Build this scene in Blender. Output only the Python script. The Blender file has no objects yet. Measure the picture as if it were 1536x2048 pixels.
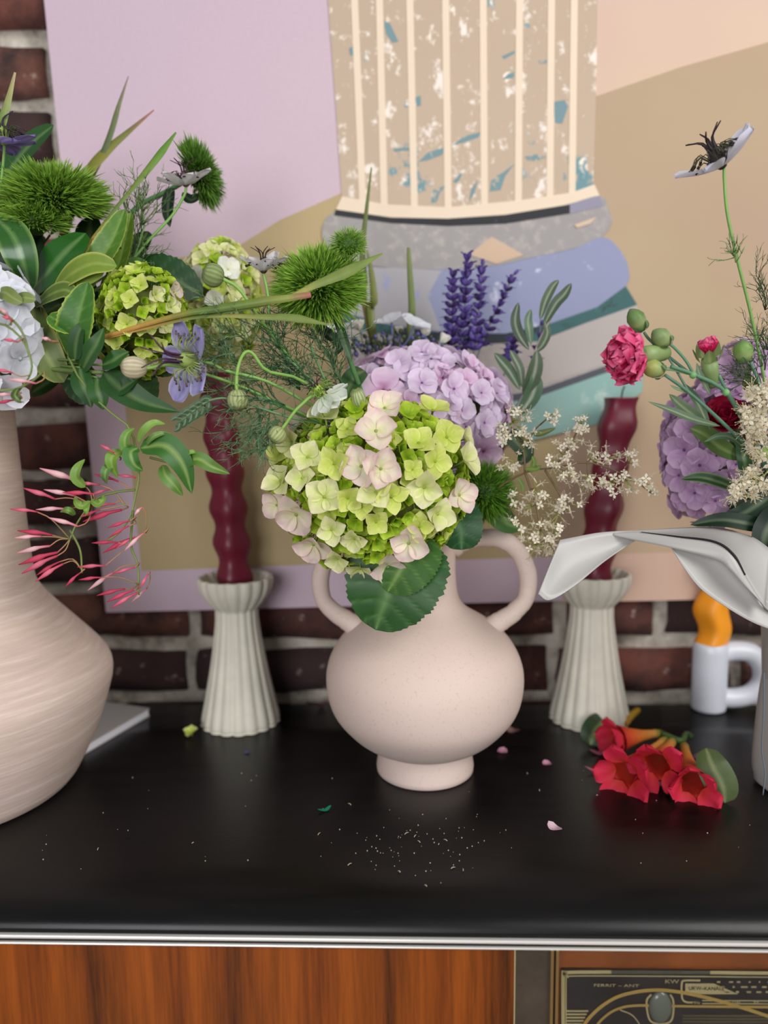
import bpy, bmesh, math, random
from mathutils import Vector, Matrix, noise
random.seed(11)
R = random.random
def U(a, b): return a + (b - a) * R()

# ---------------------------------------------------------------- camera
scene = bpy.context.scene
F = 1537.0                       # focal length in pixels of a 1536 x 2048 frame
CAM = Vector((0, 0, .35))
yaw, pitch, roll = math.radians(2.0), math.radians(7.5), -.0125
fw = Vector((-math.sin(yaw) * math.cos(pitch), math.cos(yaw) * math.cos(pitch), -math.sin(pitch)))
r0 = Vector((math.cos(yaw), math.sin(yaw), 0)); u0 = r0.cross(fw)
rt = r0 * math.cos(roll) + u0 * math.sin(roll); up = u0 * math.cos(roll) - r0 * math.sin(roll)
cd = bpy.data.cameras.new('camera'); cam = bpy.data.objects.new('camera', cd)
scene.collection.objects.link(cam)
cam.matrix_world = Matrix(((rt.x, up.x, -fw.x, CAM.x), (rt.y, up.y, -fw.y, CAM.y), (rt.z, up.z, -fw.z, CAM.z), (0, 0, 0, 1)))
cd.sensor_fit = 'VERTICAL'; cd.sensor_height = 36; cd.lens = 36 * F / 2048
cd.clip_start = .02
cd.dof.use_dof = True; cd.dof.focus_distance = .625; cd.dof.aperture_fstop = 2.6
scene.camera = cam

# ---------------------------------------------------------------- light
w = bpy.data.worlds.new('world'); scene.world = w; w.use_nodes = True
bg = w.node_tree.nodes['Background']; bg.inputs[0].default_value = (.93, .95, 1, 1); bg.inputs[1].default_value = .26
def area(name, loc, target, sx, sy, power, col):
    l = bpy.data.lights.new(name, 'AREA'); l.shape = 'RECTANGLE'; l.size = sx; l.size_y = sy; l.energy = power; l.color = col
    o = bpy.data.objects.new(name, l); scene.collection.objects.link(o); o.location = loc
    o.rotation_euler = (Vector(target) - Vector(loc)).to_track_quat('-Z', 'Y').to_euler()
area('window_light', (1.5, -1.0, 1.55), (0, .75, .2), 1.3, 1.6, 54, (1, .985, .965))
area('window_light_far', (-.7, -1.7, .55), (0, .75, .1), 1.2, 1.3, 36, (.95, .97, 1))
vs = scene.view_settings
vs.view_transform = 'Standard'; vs.look = 'None'; vs.gamma = 1; vs.use_curve_mapping = False; vs.exposure = 0.08

# ---------------------------------------------------------------- helpers
def P(px, py, Y):
    d = fw + rt * ((px - 768) / F) + up * ((1024 - py) / F)
    return CAM + d * (Y / d.y)
def T(px, py, z=0.0):
    d = fw + rt * ((px - 768) / F) + up * ((1024 - py) / F)
    return CAM + d * ((z - CAM.z) / d.z)
def ppm(v): return (v - CAM).dot(fw) / F           # metres per pixel at a point
def lin(c):
    return tuple(((x / 255) / 12.92 if x <= 10 else ((x / 255 + .055) / 1.055) ** 2.4) for x in c)
def mix(a, b, t):
    t = max(0, min(1, t)); return tuple(a[i] * (1 - t) + b[i] * t for i in range(3))
def jit(c, a=.12):
    k = U(1 - a, 1 + a); return tuple(min(255, x * k * U(.96, 1.04)) for x in c)
def catmull(pts, n):
    pts = [Vector(p) for p in pts]
    if len(pts) == 2: return [pts[0].lerp(pts[1], i / n) for i in range(n + 1)]
    out = []; m = len(pts) - 1
    for i in range(n + 1):
        u = i / n * m; k = min(int(u), m - 1); t = u - k
        p0 = pts[k - 1] if k > 0 else pts[0] * 2 - pts[1]
        p1, p2 = pts[k], pts[k + 1]
        p3 = pts[k + 2] if k + 2 <= m else pts[m] * 2 - pts[m - 1]
        out.append(.5 * ((2 * p1) + (p2 - p0) * t + (2 * p0 - 5 * p1 + 4 * p2 - p3) * t * t + (3 * p1 - p0 - 3 * p2 + p3) * t ** 3))
    return out
COL = scene.collection
WM = {}                                             # world matrix of every object
def link(o, parent, M):
    COL.objects.link(o); WM[o.name] = M
    if parent is not None:
        o.parent = parent; o.matrix_basis = WM[parent.name].inverted() @ M
    else: o.matrix_basis = M
    return o
def tag(o, label=None, cat=None, group=None, kind=None):
    if label: o['label'] = label
    if cat: o['category'] = cat
    if group: o['group'] = group
    if kind: o['kind'] = kind
    return o
def thing(name, label, cat, loc=(0, 0, 0), group=None):
    return tag(link(bpy.data.objects.new(name, None), None, Matrix.Translation(loc)), label, cat, group)
def inst(name, me, parent, M):
    return link(bpy.data.objects.new(name, me), parent, M)
def basis(n, spin=0.0, hint=Vector((0, 0, 1))):
    z = n.normalized()
    if abs(z.dot(hint)) > .95: hint = Vector((1, 0, 0))
    x = hint.cross(z).normalized(); y = z.cross(x)
    m = Matrix((x, y, z)).transposed()
    return (m @ Matrix.Rotation(spin, 3, 'Z')).to_4x4()

class MB:
    def __init__(s): s.v = []; s.f = []; s.c = []; s.mi = []
    def vert(s, p, c=(255, 255, 255)): s.v.append(Vector(p)); s.c.append(c); return len(s.v) - 1
    def face(s, *i, m=0): s.f.append(i); s.mi.append(m)
    def box(s, a, b, c=(255, 255, 255)):
        i0 = len(s.v)
        for x in (a[0], b[0]):
            for y in (a[1], b[1]):
                for z in (a[2], b[2]): s.vert((x, y, z), c)
        for q in ((0, 1, 3, 2), (4, 6, 7, 5), (0, 4, 5, 1), (2, 3, 7, 6), (0, 2, 6, 4), (1, 5, 7, 3)): s.face(*[i0 + k for k in q])
    def tube(s, pts, r, c=(60, 110, 50), seg=6, n=None, c2=None, cap=True):
        if n: pts = catmull(pts, n)
        pts = [Vector(p) for p in pts]; N = len(pts)
        if not callable(r):
            rr = r if isinstance(r, (list, tuple)) else [r, r]
            def r(t, rr=rr):
                u = t * (len(rr) - 1); k = min(int(u), len(rr) - 2); return rr[k] * (1 - u + k) + rr[k + 1] * (u - k)
        prev = None; rows = []
        for i, p in enumerate(pts):
            t = i / max(1, N - 1)
            tan = (pts[min(i + 1, N - 1)] - pts[max(i - 1, 0)])
            tan = tan.normalized() if tan.length > 1e-9 else Vector((0, 0, 1))
            if prev is None: prev = tan.orthogonal().normalized()
            prev = (prev - tan * prev.dot(tan)); prev = prev.normalized() if prev.length > 1e-9 else tan.orthogonal().normalized()
            b = tan.cross(prev); rad = r(t); cc = c if c2 is None else (c2(t) if callable(c2) else mix(c, c2, t))
            rows.append([s.vert(p + (prev * math.cos(a) + b * math.sin(a)) * rad, cc) for a in (2 * math.pi * k / seg for k in range(seg))])
        for i in range(N - 1):
            for k in range(seg): s.face(rows[i][k], rows[i][(k + 1) % seg], rows[i + 1][(k + 1) % seg], rows[i + 1][k])
        if cap: s.face(*reversed(rows[0])); s.face(*rows[-1])
    def lathe(s, prof, M=Matrix(), seg=48, c=(255, 255, 255), rmod=None, closed=False):
        rows = []
        for q in prof:
            z, r = q[0], q[1]; cc = q[2] if len(q) > 2 else c
            row = []
            for k in range(seg):
                a = 2 * math.pi * k / seg; rr = r * (rmod(a, z) if rmod else 1)
                row.append(s.vert(M @ Vector((rr * math.cos(a), rr * math.sin(a), z)), cc))
            rows.append(row)
        for i in range(len(rows) - 1):
            for k in range(seg): s.face(rows[i][k], rows[i][(k + 1) % seg], rows[i + 1][(k + 1) % seg], rows[i + 1][k])
        s.face(*reversed(rows[0])); s.face(*rows[-1])
    def ball(s, c0, r, c, seg=8, rings=5, M=None):
        M = M or Matrix()
        c0 = Vector(c0); i0 = len(s.v)
        for i in range(rings + 1):
            th = math.pi * i / rings
            for k in range(seg):
                a = 2 * math.pi * k / seg
                s.vert(c0 + (M @ Vector((r[0] * math.sin(th) * math.cos(a), r[1] * math.sin(th) * math.sin(a), r[2] * math.cos(th)))) if not isinstance(r, (int, float)) else c0 + Vector((math.sin(th) * math.cos(a), math.sin(th) * math.sin(a), math.cos(th))) * r, c)
        for i in range(rings):
            for k in range(seg): s.face(i0 + i * seg + k, i0 + (i + 1) * seg + k, i0 + (i + 1) * seg + (k + 1) % seg, i0 + i * seg + (k + 1) % seg)
    def grid(s, rows, cols):
        ids = [[s.vert(p, c) for p, c in zip(a, b)] for a, b in zip(rows, cols)]
        for i in range(len(ids) - 1):
            for k in range(len(ids[0]) - 1): s.face(ids[i][k], ids[i][k + 1], ids[i + 1][k + 1], ids[i + 1][k])
    def leaf(s, spine, W, c1, c2=(110, 140, 80), nrm=Vector((0, -1, .45)), fold=.25, curl=0, serr=0, teeth=14, vein=0, nv=7, nl=14, nw=3, a=.6, b=.8, edge=None, wave=0):
        sp = catmull(spine, nl); mx = (a / (a + b)) ** a * (b / (a + b)) ** b
        rows, cols = [], []; ph = U(0, 6)
        for i, p in enumerate(sp):
            t = i / nl; tan = (sp[min(i + 1, nl)] - sp[max(i - 1, 0)]).normalized()
            side = tan.cross(nrm)
            side = side.normalized() if side.length > 1e-6 else tan.orthogonal().normalized()
            upv = side.cross(tan)
            wd = W / 2 * (max(t, 0) ** a * max(1 - t, 0) ** b) / mx
            if i == 0: wd = W * .02
            row, cl = [], []
            for j in range(-nw, nw + 1):
                q = j / nw; ww = wd
                if serr and abs(j) == nw: ww *= 1 + serr * (((t * teeth) % 1) - .5)
                vf = 0.0
                if vein:
                    x = (t * nv - abs(q) * .9) % 1.0; vf = max(0, 1 - min(x, 1 - x) / .12)
                    if j == 0: vf = 1
                h = fold * abs(q) * wd - curl * q * q * wd - vein * vf * W * .009 + wave * W * math.sin(t * 9 + ph + (2 if q > 0 else 0)) * abs(q)
                row.append(p + side * (q * ww) + upv * h)
                cc = mix(c2, c1, min(1, abs(q) * 4 + .1) * (1 - .6 * vf if vein else 1))
                if edge and abs(j) == nw: cc = edge
                cl.append(cc)
            rows.append(row); cols.append(cl)
        s.grid(rows, cols)
    def mesh(s, name, mat, smooth=True, off=None):
        me = bpy.data.meshes.new(name)
        me.from_pydata([tuple(p - off) if off is not None else tuple(p) for p in s.v], [], s.f)
        at = me.color_attributes.new('Col', 'FLOAT_COLOR', 'POINT')
        buf = []
        for c in s.c: buf.extend(lin(c)); buf.append(1.0)
        at.data.foreach_set('color', buf)
        for m in (mat if isinstance(mat, (list, tuple)) else [mat]): me.materials.append(m)
        if isinstance(mat, (list, tuple)): me.polygons.foreach_set('material_index', s.mi)
        if smooth: me.polygons.foreach_set('use_smooth', [True] * len(me.polygons))
        me.update(); return me
    def build(s, name, mat, parent=None, smooth=True, loc=None):
        off = WM[parent.name].translation if parent is not None else Vector(loc or (0, 0, 0))
        me = s.mesh(name, mat, smooth, off)
        return link(bpy.data.objects.new(name, me), parent, Matrix.Translation(off))

# ---------------------------------------------------------------- materials
def nodes(name):
    m = bpy.data.materials.new(name); m.use_nodes = True
    nt = m.node_tree; b = nt.nodes['Principled BSDF']
    return m, nt, b
def N(nt, t, **k):
    n = nt.nodes.new(t)
    for a, v in k.items(): setattr(n, a, v)
    return n
def objco(nt, sx=1, sy=1, sz=1):
    tc = N(nt, 'ShaderNodeTexCoord'); mp = N(nt, 'ShaderNodeMapping'); mp.inputs['Scale'].default_value = (sx, sy, sz)
    nt.links.new(tc.outputs['Object'], mp.inputs['Vector']); return mp.outputs['Vector']
def ntex(nt, vec, scale, detail=4, rough=.5):
    n = N(nt, 'ShaderNodeTexNoise'); n.inputs['Scale'].default_value = scale; n.inputs['Detail'].default_value = detail; n.inputs['Roughness'].default_value = rough
    if vec is not None: nt.links.new(vec, n.inputs['Vector'])
    return n.outputs['Fac']
def ramp(nt, fac, stops):
    r = N(nt, 'ShaderNodeValToRGB'); e = r.color_ramp.elements
    while len(e) < len(stops): e.new(.5)
    for el, (p, c) in zip(e, stops): el.position = p; el.color = (*lin(c), 1)
    nt.links.new(fac, r.inputs[0]); return r.outputs[0]
def cmix(nt, fac, a, b, mode='MIX'):
    m = N(nt, 'ShaderNodeMix', data_type='RGBA', blend_type=mode)
    for sock, v in ((m.inputs[0], fac), (m.inputs[6], a), (m.inputs[7], b)):
        if isinstance(v, bpy.types.NodeSocket): nt.links.new(v, sock)
        elif isinstance(v, (int, float)): sock.default_value = v
        else: sock.default_value = (*lin(v), 1)
    return m.outputs[2]
def bump(nt, b, h, strength=.3, dist=.001):
    n = N(nt, 'ShaderNodeBump'); n.inputs['Strength'].default_value = strength; n.inputs['Distance'].default_value = dist
    nt.links.new(h, n.inputs['Height']); nt.links.new(n.outputs[0], b.inputs['Normal'])
def plant(name, rough=.5, trans=.25, var=.14, spec=.4, hue=.5, sat=1.0):
    m, nt, b = nodes(name)
    at = N(nt, 'ShaderNodeAttribute', attribute_name='Col'); oi = N(nt, 'ShaderNodeObjectInfo')
    mr = N(nt, 'ShaderNodeMapRange'); mr.inputs[3].default_value = 1 - var; mr.inputs[4].default_value = 1 + var
    nt.links.new(oi.outputs['Random'], mr.inputs[0])
    hs = N(nt, 'ShaderNodeHueSaturation'); hs.inputs['Hue'].default_value = hue; hs.inputs['Saturation'].default_value = sat; nt.links.new(at.outputs['Color'], hs.inputs['Color']); nt.links.new(mr.outputs[0], hs.inputs['Value'])
    nz = ntex(nt, objco(nt), 160, 3); mm = N(nt, 'ShaderNodeMapRange'); mm.inputs[3].default_value = .82; mm.inputs[4].default_value = 1.15
    nt.links.new(nz, mm.inputs[0])
    h2 = N(nt, 'ShaderNodeHueSaturation'); nt.links.new(hs.outputs[0], h2.inputs['Color']); nt.links.new(mm.outputs[0], h2.inputs['Value'])
    nt.links.new(h2.outputs[0], b.inputs['Base Color']); b.inputs['Roughness'].default_value = rough; b.inputs['Specular IOR Level'].default_value = spec
    if trans:
        tr = N(nt, 'ShaderNodeBsdfTranslucent'); nt.links.new(h2.outputs[0], tr.inputs[0])
        ms = N(nt, 'ShaderNodeMixShader'); ms.inputs[0].default_value = trans
        nt.links.new(b.outputs[0], ms.inputs[1]); nt.links.new(tr.outputs[0], ms.inputs[2])
        nt.links.new(ms.outputs[0], nt.nodes['Material Output'].inputs['Surface'])
    return m
PETAL = plant('petal', .6, .35, .07, .25)
LEAF = plant('leaf', .45, .25, .1, .4, .468, .95)
GLOSS = plant('glossy_leaf', .22, .12, .1, .6, .470, .95)
STEM = plant('stem', .55, 0, .05)
TINT = plant('tinted_plain', .6, 0, .0, .3)
def plain(name, c, rough=.5, metal=0, nscale=0, namp=.1, bumps=0, spec=.5):
    m, nt, b = nodes(name)
    b.inputs['Roughness'].default_value = rough; b.inputs['Metallic'].default_value = metal; b.inputs['Specular IOR Level'].default_value = spec
    if nscale:
        f = ntex(nt, objco(nt), nscale, 5, .6)
        nt.links.new(ramp(nt, f, [(.3, tuple(x * (1 - namp) for x in c)), (.7, tuple(min(255, x * (1 + namp)) for x in c))]), b.inputs['Base Color'])
        if bumps: bump(nt, b, f, bumps, .002)
    else: b.inputs['Base Color'].default_value = (*lin(c), 1)
    return m

# ================================================================ THE SETTING
WALLY = .911
# brick wall
m_mortar, nt, b = nodes('lime_mortar')
f = ntex(nt, objco(nt), 26, 8, .65)
nt.links.new(ramp(nt, f, [(.3, (104, 96, 88)), (.5, (176, 166, 152)), (.72, (218, 208, 196))]), b.inputs['Base Color'])
b.inputs['Roughness'].default_value = .95; bump(nt, b, f, .9, .008)
m_brick, nt, b = nodes('old_brick')
f = ntex(nt, objco(nt), 24, 8, .65); oi = N(nt, 'ShaderNodeObjectInfo')
c1 = ramp(nt, oi.outputs['Random'], [(0, (84, 46, 38)), (.3, (112, 62, 50)), (.5, (70, 42, 38)), (.7, (40, 32, 32)), (.85, (96, 54, 44)), (1, (122, 78, 64))])
c2 = cmix(nt, ramp(nt, f, [(.38, (0, 0, 0)), (.68, (255, 255, 255))]), c1, (52, 34, 32))
f2 = ntex(nt, objco(nt), 60, 6, .7)
c3 = cmix(nt, ramp(nt, f2, [(.62, (0, 0, 0)), (.74, (255, 255, 255))]), c2, (168, 150, 138))
nt.links.new(c3, b.inputs['Base Color']); b.inputs['Roughness'].default_value = .9; bump(nt, b, f, .7, .006)
def mortar_wall():
    mb = MB(); nx, nz = 90, 60; x0, x1, z0, z1 = -1.0, 1.0, -.78, 1.16
    rows, cols = [], []
    for i in range(nz + 1):
        row = []
        for k in range(nx + 1):
            x = x0 + (x1 - x0) * k / nx; z = z0 + (z1 - z0) * i / nz
            row.append(Vector((x, WALLY + .004 - .007 * noise.noise((x * 14, z * 14, 2)), z)))
        rows.append(row); cols.append([(180, 170, 160)] * (nx + 1))
    mb.grid(rows, cols)
    i0 = len(mb.v); mb.box((x0, WALLY + .03, z0), (x1, WALLY + .13, z1))
    return tag(mb.build('wall_back', m_mortar), 'old brick wall with pale lime mortar behind the console', None, None, 'structure')
wall = mortar_wall()
brick_meshes = []
for q in range(7):
    mb = MB(); L, H, D = .205, .052, .05
    if q >= 5: L = .098
    nx = 6 if q < 5 else 3
    fr = []
    for i in range(4):
        row = []
        for k in range(nx + 1):
            x = -L / 2 + L * k / nx; z = -H / 2 + H * i / 3
            e = (i in (0, 3)) or (k in (0, nx))
            row.append(mb.vert((x + U(-.003, .003), (.004 if e else -.004) + U(-.003, .003), z + U(-.0028, .0028))))
        fr.append(row)
    bk = [mb.vert(p) for p in ((-L / 2, D, -H / 2), (L / 2, D, -H / 2), (L / 2, D, H / 2), (-L / 2, D, H / 2))]
    for i in range(3):
        for k in range(nx): mb.face(fr[i][k], fr[i][k + 1], fr[i + 1][k + 1], fr[i + 1][k])
    mb.face(bk[0], bk[1], *reversed(fr[0])); mb.face(bk[2], bk[3], *fr[3])
    mb.face(bk[3], bk[0], *[fr[i][0] for i in range(4)]); mb.face(bk[1], bk[2], *[fr[i][nx] for i in (3, 2, 1, 0)])
    brick_meshes.append((mb.mesh('brick', m_brick, True), L))
for k in range(-2, 15):
    x = -.93 + (0.0 if k % 2 else .115) + U(-.02, .02)
    while x < .95:
        q = random.choice((0, 1, 2, 3, 4)) if R() < .8 else random.choice((5, 6))
        me, L = brick_meshes[q]
        inst('brick', me, wall, Matrix.Translation((x + L / 2, WALLY - .009 + U(-.003, .003), k * .07 + .035 + U(-.002, .002))) @ Matrix.Rotation(U(-.02, .02), 4, 'Y'))
        x += L + U(.013, .022)
mb = MB(); mb.box((-1.6, -1.2, -.80), (1.6, WALLY + .12, -.78))
tag(mb.build('floor', plain('floor_boards', (120, 92, 66), .5, 0, 9, .2), smooth=False), 'brown wooden floor under the console', None, None, 'structure')

# ---------------------------------------------------------------- painting
CY = .884
m_lilac, nt, b = nodes('lilac_paint')
f = ntex(nt, objco(nt), 2.2, 3); f2 = ntex(nt, objco(nt), 260, 2)
nt.links.new(cmix(nt, .06, ramp(nt, f, [(.3, (190, 168, 182)), (.7, (198, 174, 182))]), f2, 'OVERLAY'), b.inputs['Base Color'])
b.inputs['Roughness'].default_value = .75; bump(nt, b, f2, .15, .0006)
def paint(name, c, scratch=None, amt=.6, sc=30, stretch=(1, 1, 1), c2=None):
    m, nt, b = nodes(name)
    base = ramp(nt, ntex(nt, objco(nt), 4, 3), [(.3, c), (.7, c2 or c)])
    if scratch:
        for i, (sc_c, scale, lo, hi) in enumerate(scratch):
            mp = objco(nt, *stretch); base = cmix(nt, ramp(nt, ntex(nt, mp, scale, 6, .68), [(lo, (0, 0, 0)), (hi, (255, 255, 255))]), base, sc_c)
    nt.links.new(base, b.inputs['Base Color']); b.inputs['Roughness'].default_value = .75
    return m
def CP(px, py): return P(px, py, CY)
bl, tl = CP(212, 1225), CP(88, 0)
topz = .98
tl2 = bl + (tl - bl) * ((topz - bl.z) / (tl.z - bl.z))
dirx = (CP(1385, 1195) - bl).normalized()
br = bl + dirx * 1.02; tr = tl2 + dirx * 1.02
art = thing('abstract_painting', 'large abstract canvas painting in lilac, tan and blue hung on the brick wall', 'painting', bl)
mb = MB()
fr = [mb.vert(p) for p in (bl, br, tr, tl2)]; bk = [mb.vert(p + Vector((0, .008, 0))) for p in (bl, br, tr, tl2)]
mb.face(*fr); mb.face(*reversed(bk))
for i in range(4): mb.face(fr[i], bk[i], bk[(i + 1) % 4], fr[(i + 1) % 4])
mb.build('canvas', m_lilac, art, False)
LAY = [0]
def patch(name, poly, mat, smooth_n=0, dy=None):
    LAY[0] += 1; d = .00025 * LAY[0] if dy is None else dy
    pts = [Vector(CP(*p)) for p in poly]
    if smooth_n: pts = catmull(pts, smooth_n)
    mb = MB(); n = len(pts); o = Vector((0, -d, 0))
    a = [mb.vert(p + o) for p in pts]; bb = [mb.vert(p + o + Vector((0, d + .001, 0))) for p in pts]
    mb.face(*a)
    for i in range(n): mb.face(a[i], a[(i + 1) % n], bb[(i + 1) % n], bb[i])
    return mb.build(name, mat, art, False)
def K(*c): return [(600 + x * .4557, y * .4557) for x, y in c]       # from a working crop of the painting
tan = paint('tan_paint', (178, 156, 116), None, c2=(168, 148, 108))
tanr = paint('tan_warm_paint', (174, 152, 120), None, c2=(172, 144, 122))
peach = paint('peach_paint', (206, 180, 150), None, c2=(202, 172, 156))
patch('painted_field', [(228, 545), (290, 522), (350, 516), (440, 508), (480, 490), (560, 440), (690, 383), (760, 360), (1000, 420), (1215, 700), (1215, 1110), (700, 1126), (283, 1142), (252, 830)], tan)
patch('painted_field', [(1100, 0), (1640, 0), (1640, 50), (1536, 85), (1360, 135), (1195, 192), (1100, 200)], peach)
patch('painted_field', [(1100, 220), (1195, 192), (1360, 135), (1536, 85), (1660, 45), (1640, 1096), (1120, 1112)], tanr)
patch('painted_field', [(1125, 1111), (1660, 1095), (1660, 1192), (1310, 1201), (1125, 1204)], paint('dusty_peach_paint', (190, 158, 140)))
patch('painted_column', K((120, -40), (1305, -40), (1298, 400), (1285, 830), (1000, 900), (650, 925), (380, 915), (185, 880), (160, 500)),
      paint('column_paint', (188, 166, 144), [((232, 220, 208), 34, .56, .62), ((104, 140, 146), 15, .60, .63), ((236, 222, 205), 60, .6, .66)], c2=(182, 160, 138), stretch=(1, 1, .75)))
tealp = paint('teal_stroke_paint', (112, 140, 144), [((188, 170, 150), 60, .56, .62)])
for poly in (((368, 95), (395, 105), (432, 185), (405, 190), (378, 150)), ((520, 712), (560, 672), (632, 648), (628, 680), (560, 705)), ((668, 640), (720, 600), (790, 582), (785, 604), (715, 628)), ((832, 842), (840, 785), (885, 762), (942, 720), (900, 775), (880, 835)), ((1112, 450), (1160, 440), (1175, 470), (1150, 545), (1118, 540)),
             ((985, 690), (1040, 678), (1085, 690), (1040, 708), (1000, 705)), ((575, 892), (585, 835), (640, 815), (612, 850), (600, 890)), ((888, 350), (915, 325), (945, 318), (935, 345)), ((410, 655), (480, 648), (478, 662), (415, 668)), ((740, 890), (752, 830), (780, 790), (765, 850)), ((505, 430), (530, 420), (530, 465), (512, 470)), ((670, 800), (700, 765), (715, 765), (690, 805)), ((885, 250), (940, 225), (942, 236), (895, 262)), ((215, 215), (235, 205), (235, 245), (220, 245)), ((1045, 270), (1085, 265), (1080, 280), (1050, 282))):
    patch('painted_stroke', K(*poly), tealp, dy=.0015)
cream = paint('cream_paint', (224, 204, 180))
for xt, xb in ((240, 277), (350, 370), (483, 502), (640, 650), (805, 809), (965, 957), (1105, 1095), (1205, 1192)):
    ww = 15
    patch('painted_stripe', K((xt - ww - 2, -40), (xt + ww - 2, -40), (xb + ww, 920), (xb - ww, 920)), cream, dy=.0018)
LAY[0] = 8
patch('painted_band', K((185, 865), (380, 900), (650, 912), (960, 882), (1190, 848), (1290, 812), (1312, 860), (1150, 905), (900, 945), (650, 962), (400, 957), (158, 922)), cream)
grey = paint('grey_paint', (150, 144, 142), [((176, 168, 160), 90, .5, .7)])
patch('painted_band', K((158, 930), (400, 957), (650, 962), (900, 945), (1150, 905), (1312, 862), (1352, 920), (1366, 980), (1320, 1042), (1200, 1092), (1000, 1135), (850, 1168), (550, 1185), (300, 1165), (150, 1112), (105, 1060), (100, 1000), (118, 955)), grey, 120)
patch('painted_band', K((158, 922), (400, 957), (650, 962), (900, 945), (1150, 905), (1185, 900), (1182, 940), (900, 985), (650, 995), (400, 982), (150, 948)), paint('black_paint', (38, 38, 42), [((120, 118, 122), 16, .6, .66)]))
patch('painted_band', K((1182, 899), (1310, 862), (1330, 905), (1182, 942)), paint('mauve_grey_paint', (140, 136, 152)))
patch('painted_patch', K((740, 1120), (840, 1042), (900, 1075), (980, 1122), (860, 1160)), paint('clay_paint', (196, 168, 142)))
patch('painted_patch', K((1200, 990), (1300, 955), (1270, 985), (1215, 1003)), peach)
bluep = paint('periwinkle_paint', (138, 141, 168), [((196, 196, 216), 38, .6, .67)], c2=(134, 139, 172))
patch('painted_band', K((150, 1130), (300, 1170), (550, 1187), (850, 1170), (1000, 1137), (1200, 1094), (1325, 1044), (1400, 1100), (1437, 1180), (1425, 1258), (1300, 1350), (1100, 1420), (900, 1465), (650, 1465), (400, 1430), (200, 1380), (170, 1250)), bluep, 120)
patch('painted_patch', K((300, 1175), (430, 1180), (620, 1190), (560, 1300), (620, 1455), (400, 1425), (200, 1375), (230, 1250)), paint('smoke_paint', (164, 160, 164), [((148, 152, 190), 20, .6, .64)]))
patch('painted_band', K((190, 1375), (400, 1430), (650, 1465), (900, 1465), (1100, 1420), (1300, 1350), (1425, 1258), (1475, 1340), (1250, 1420), (1040, 1500), (800, 1512), (500, 1492), (200, 1440)), paint('deep_teal_paint', (54, 92, 92), [((34, 42, 48), 12, .52, .58), ((90, 124, 120), 30, .6, .7)]))
taupe = paint('taupe_paint', (158, 148, 144), [((172, 164, 158), 90, .5, .7)])
patch('painted_band', K((200, 1440), (500, 1492), (800, 1512), (1040, 1500), (1250, 1420), (1475, 1340), (1492, 1400), (1502, 1550), (1380, 1595), (1040, 1715), (850, 1745), (500, 1745), (220, 1700)), taupe)
patch('painted_patch', K((1040, 1500), (1250, 1420), (1475, 1342), (1502, 1550), (1380, 1580), (1030, 1700)), paint('warm_taupe_paint', (170, 160, 156)))
patch('painted_band', K((220, 1700), (500, 1745), (850, 1745), (1040, 1712), (1380, 1592), (1502, 1548), (1502, 1578), (1380, 1622), (1040, 1742), (850, 1778), (500, 1778), (220, 1735)), paint('charcoal_paint', (74, 76, 82)))
patch('painted_band', K((220, 1735), (500, 1778), (850, 1778), (1040, 1742), (1380, 1622), (1502, 1580), (1496, 1720), (1300, 1860), (1000, 1935), (700, 1980), (300, 1960)), paint('pale_teal_paint', (138, 172, 164), [((174, 192, 182), 26, .56, .66)], c2=(124, 158, 150)))

# ================================================================ RADIO CONSOLE
m_lacq, nt, b = nodes('ebonised_top')
vec = objco(nt, 6, 90, 90)
f = ntex(nt, vec, 6, 8, .7); f2 = ntex(nt, objco(nt, 1, 6, 6), 9, 5)
base = ramp(nt, f2, [(.3, (9, 8, 8)), (.7, (17, 14, 13))])
base = cmix(nt, ramp(nt, f, [(.66, (0, 0, 0)), (.78, (255, 255, 255))]), base, (62, 52, 44))
nt.links.new(base, b.inputs['Base Color'])
mr = N(nt, 'ShaderNodeMapRange'); mr.inputs[3].default_value = .22; mr.inputs[4].default_value = .40; b.inputs['Specular IOR Level'].default_value = .28; nt.links.new(f2, mr.inputs[0]); nt.links.new(mr.outputs[0], b.inputs['Roughness'])
bump(nt, b, f, .12, .0006)
m_wood, nt, b = nodes('rosewood_veneer')
vec = objco(nt, 1, 1, .12)
nz = ntex(nt, vec, 9, 3, .5)
wv = N(nt, 'ShaderNodeTexWave', wave_type='BANDS', bands_direction='X'); wv.inputs['Scale'].default_value = 2.6; wv.inputs['Distortion'].default_value = 9; wv.inputs['Detail'].default_value = 3; wv.inputs['Detail Scale'].default_value = 1.2
nt.links.new(vec, wv.inputs['Vector'])
f = ntex(nt, objco(nt, 1, 1, .04), 230, 5, .7)
wc = ramp(nt, wv.outputs['Fac'], [(0, (38, 16, 6)), (.07, (92, 42, 10)), (.35, (122, 58, 12)), (.75, (142, 70, 16)), (1, (104, 46, 10))])
wc = cmix(nt, .45, wc, ramp(nt, f, [(.35, (66, 30, 8)), (.6, (138, 68, 16))]))
nt.links.new(wc, b.inputs['Base Color']); b.inputs['Roughness'].default_value = .28
m_chrome = plain('trim_metal', (226, 222, 216), .28, .35)
m_black = plain('black_inlay', (16, 15, 15), .35)
m_brass = plain('brass_strip', (206, 190, 140), .28, 1)
m_gold = plain('gold_print', (176, 148, 84), .4, .35)
m_gold2 = plain('pale_gold_print', (170, 158, 116), .5, .1)
m_stile = plain('dark_stile', (58, 50, 42), .4, 0, 40, .15)
FY = .500
con = thing('radio_console', 'vintage radio console with black lacquered top and rosewood front', 'cabinet', (0, .7, -.78))
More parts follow.
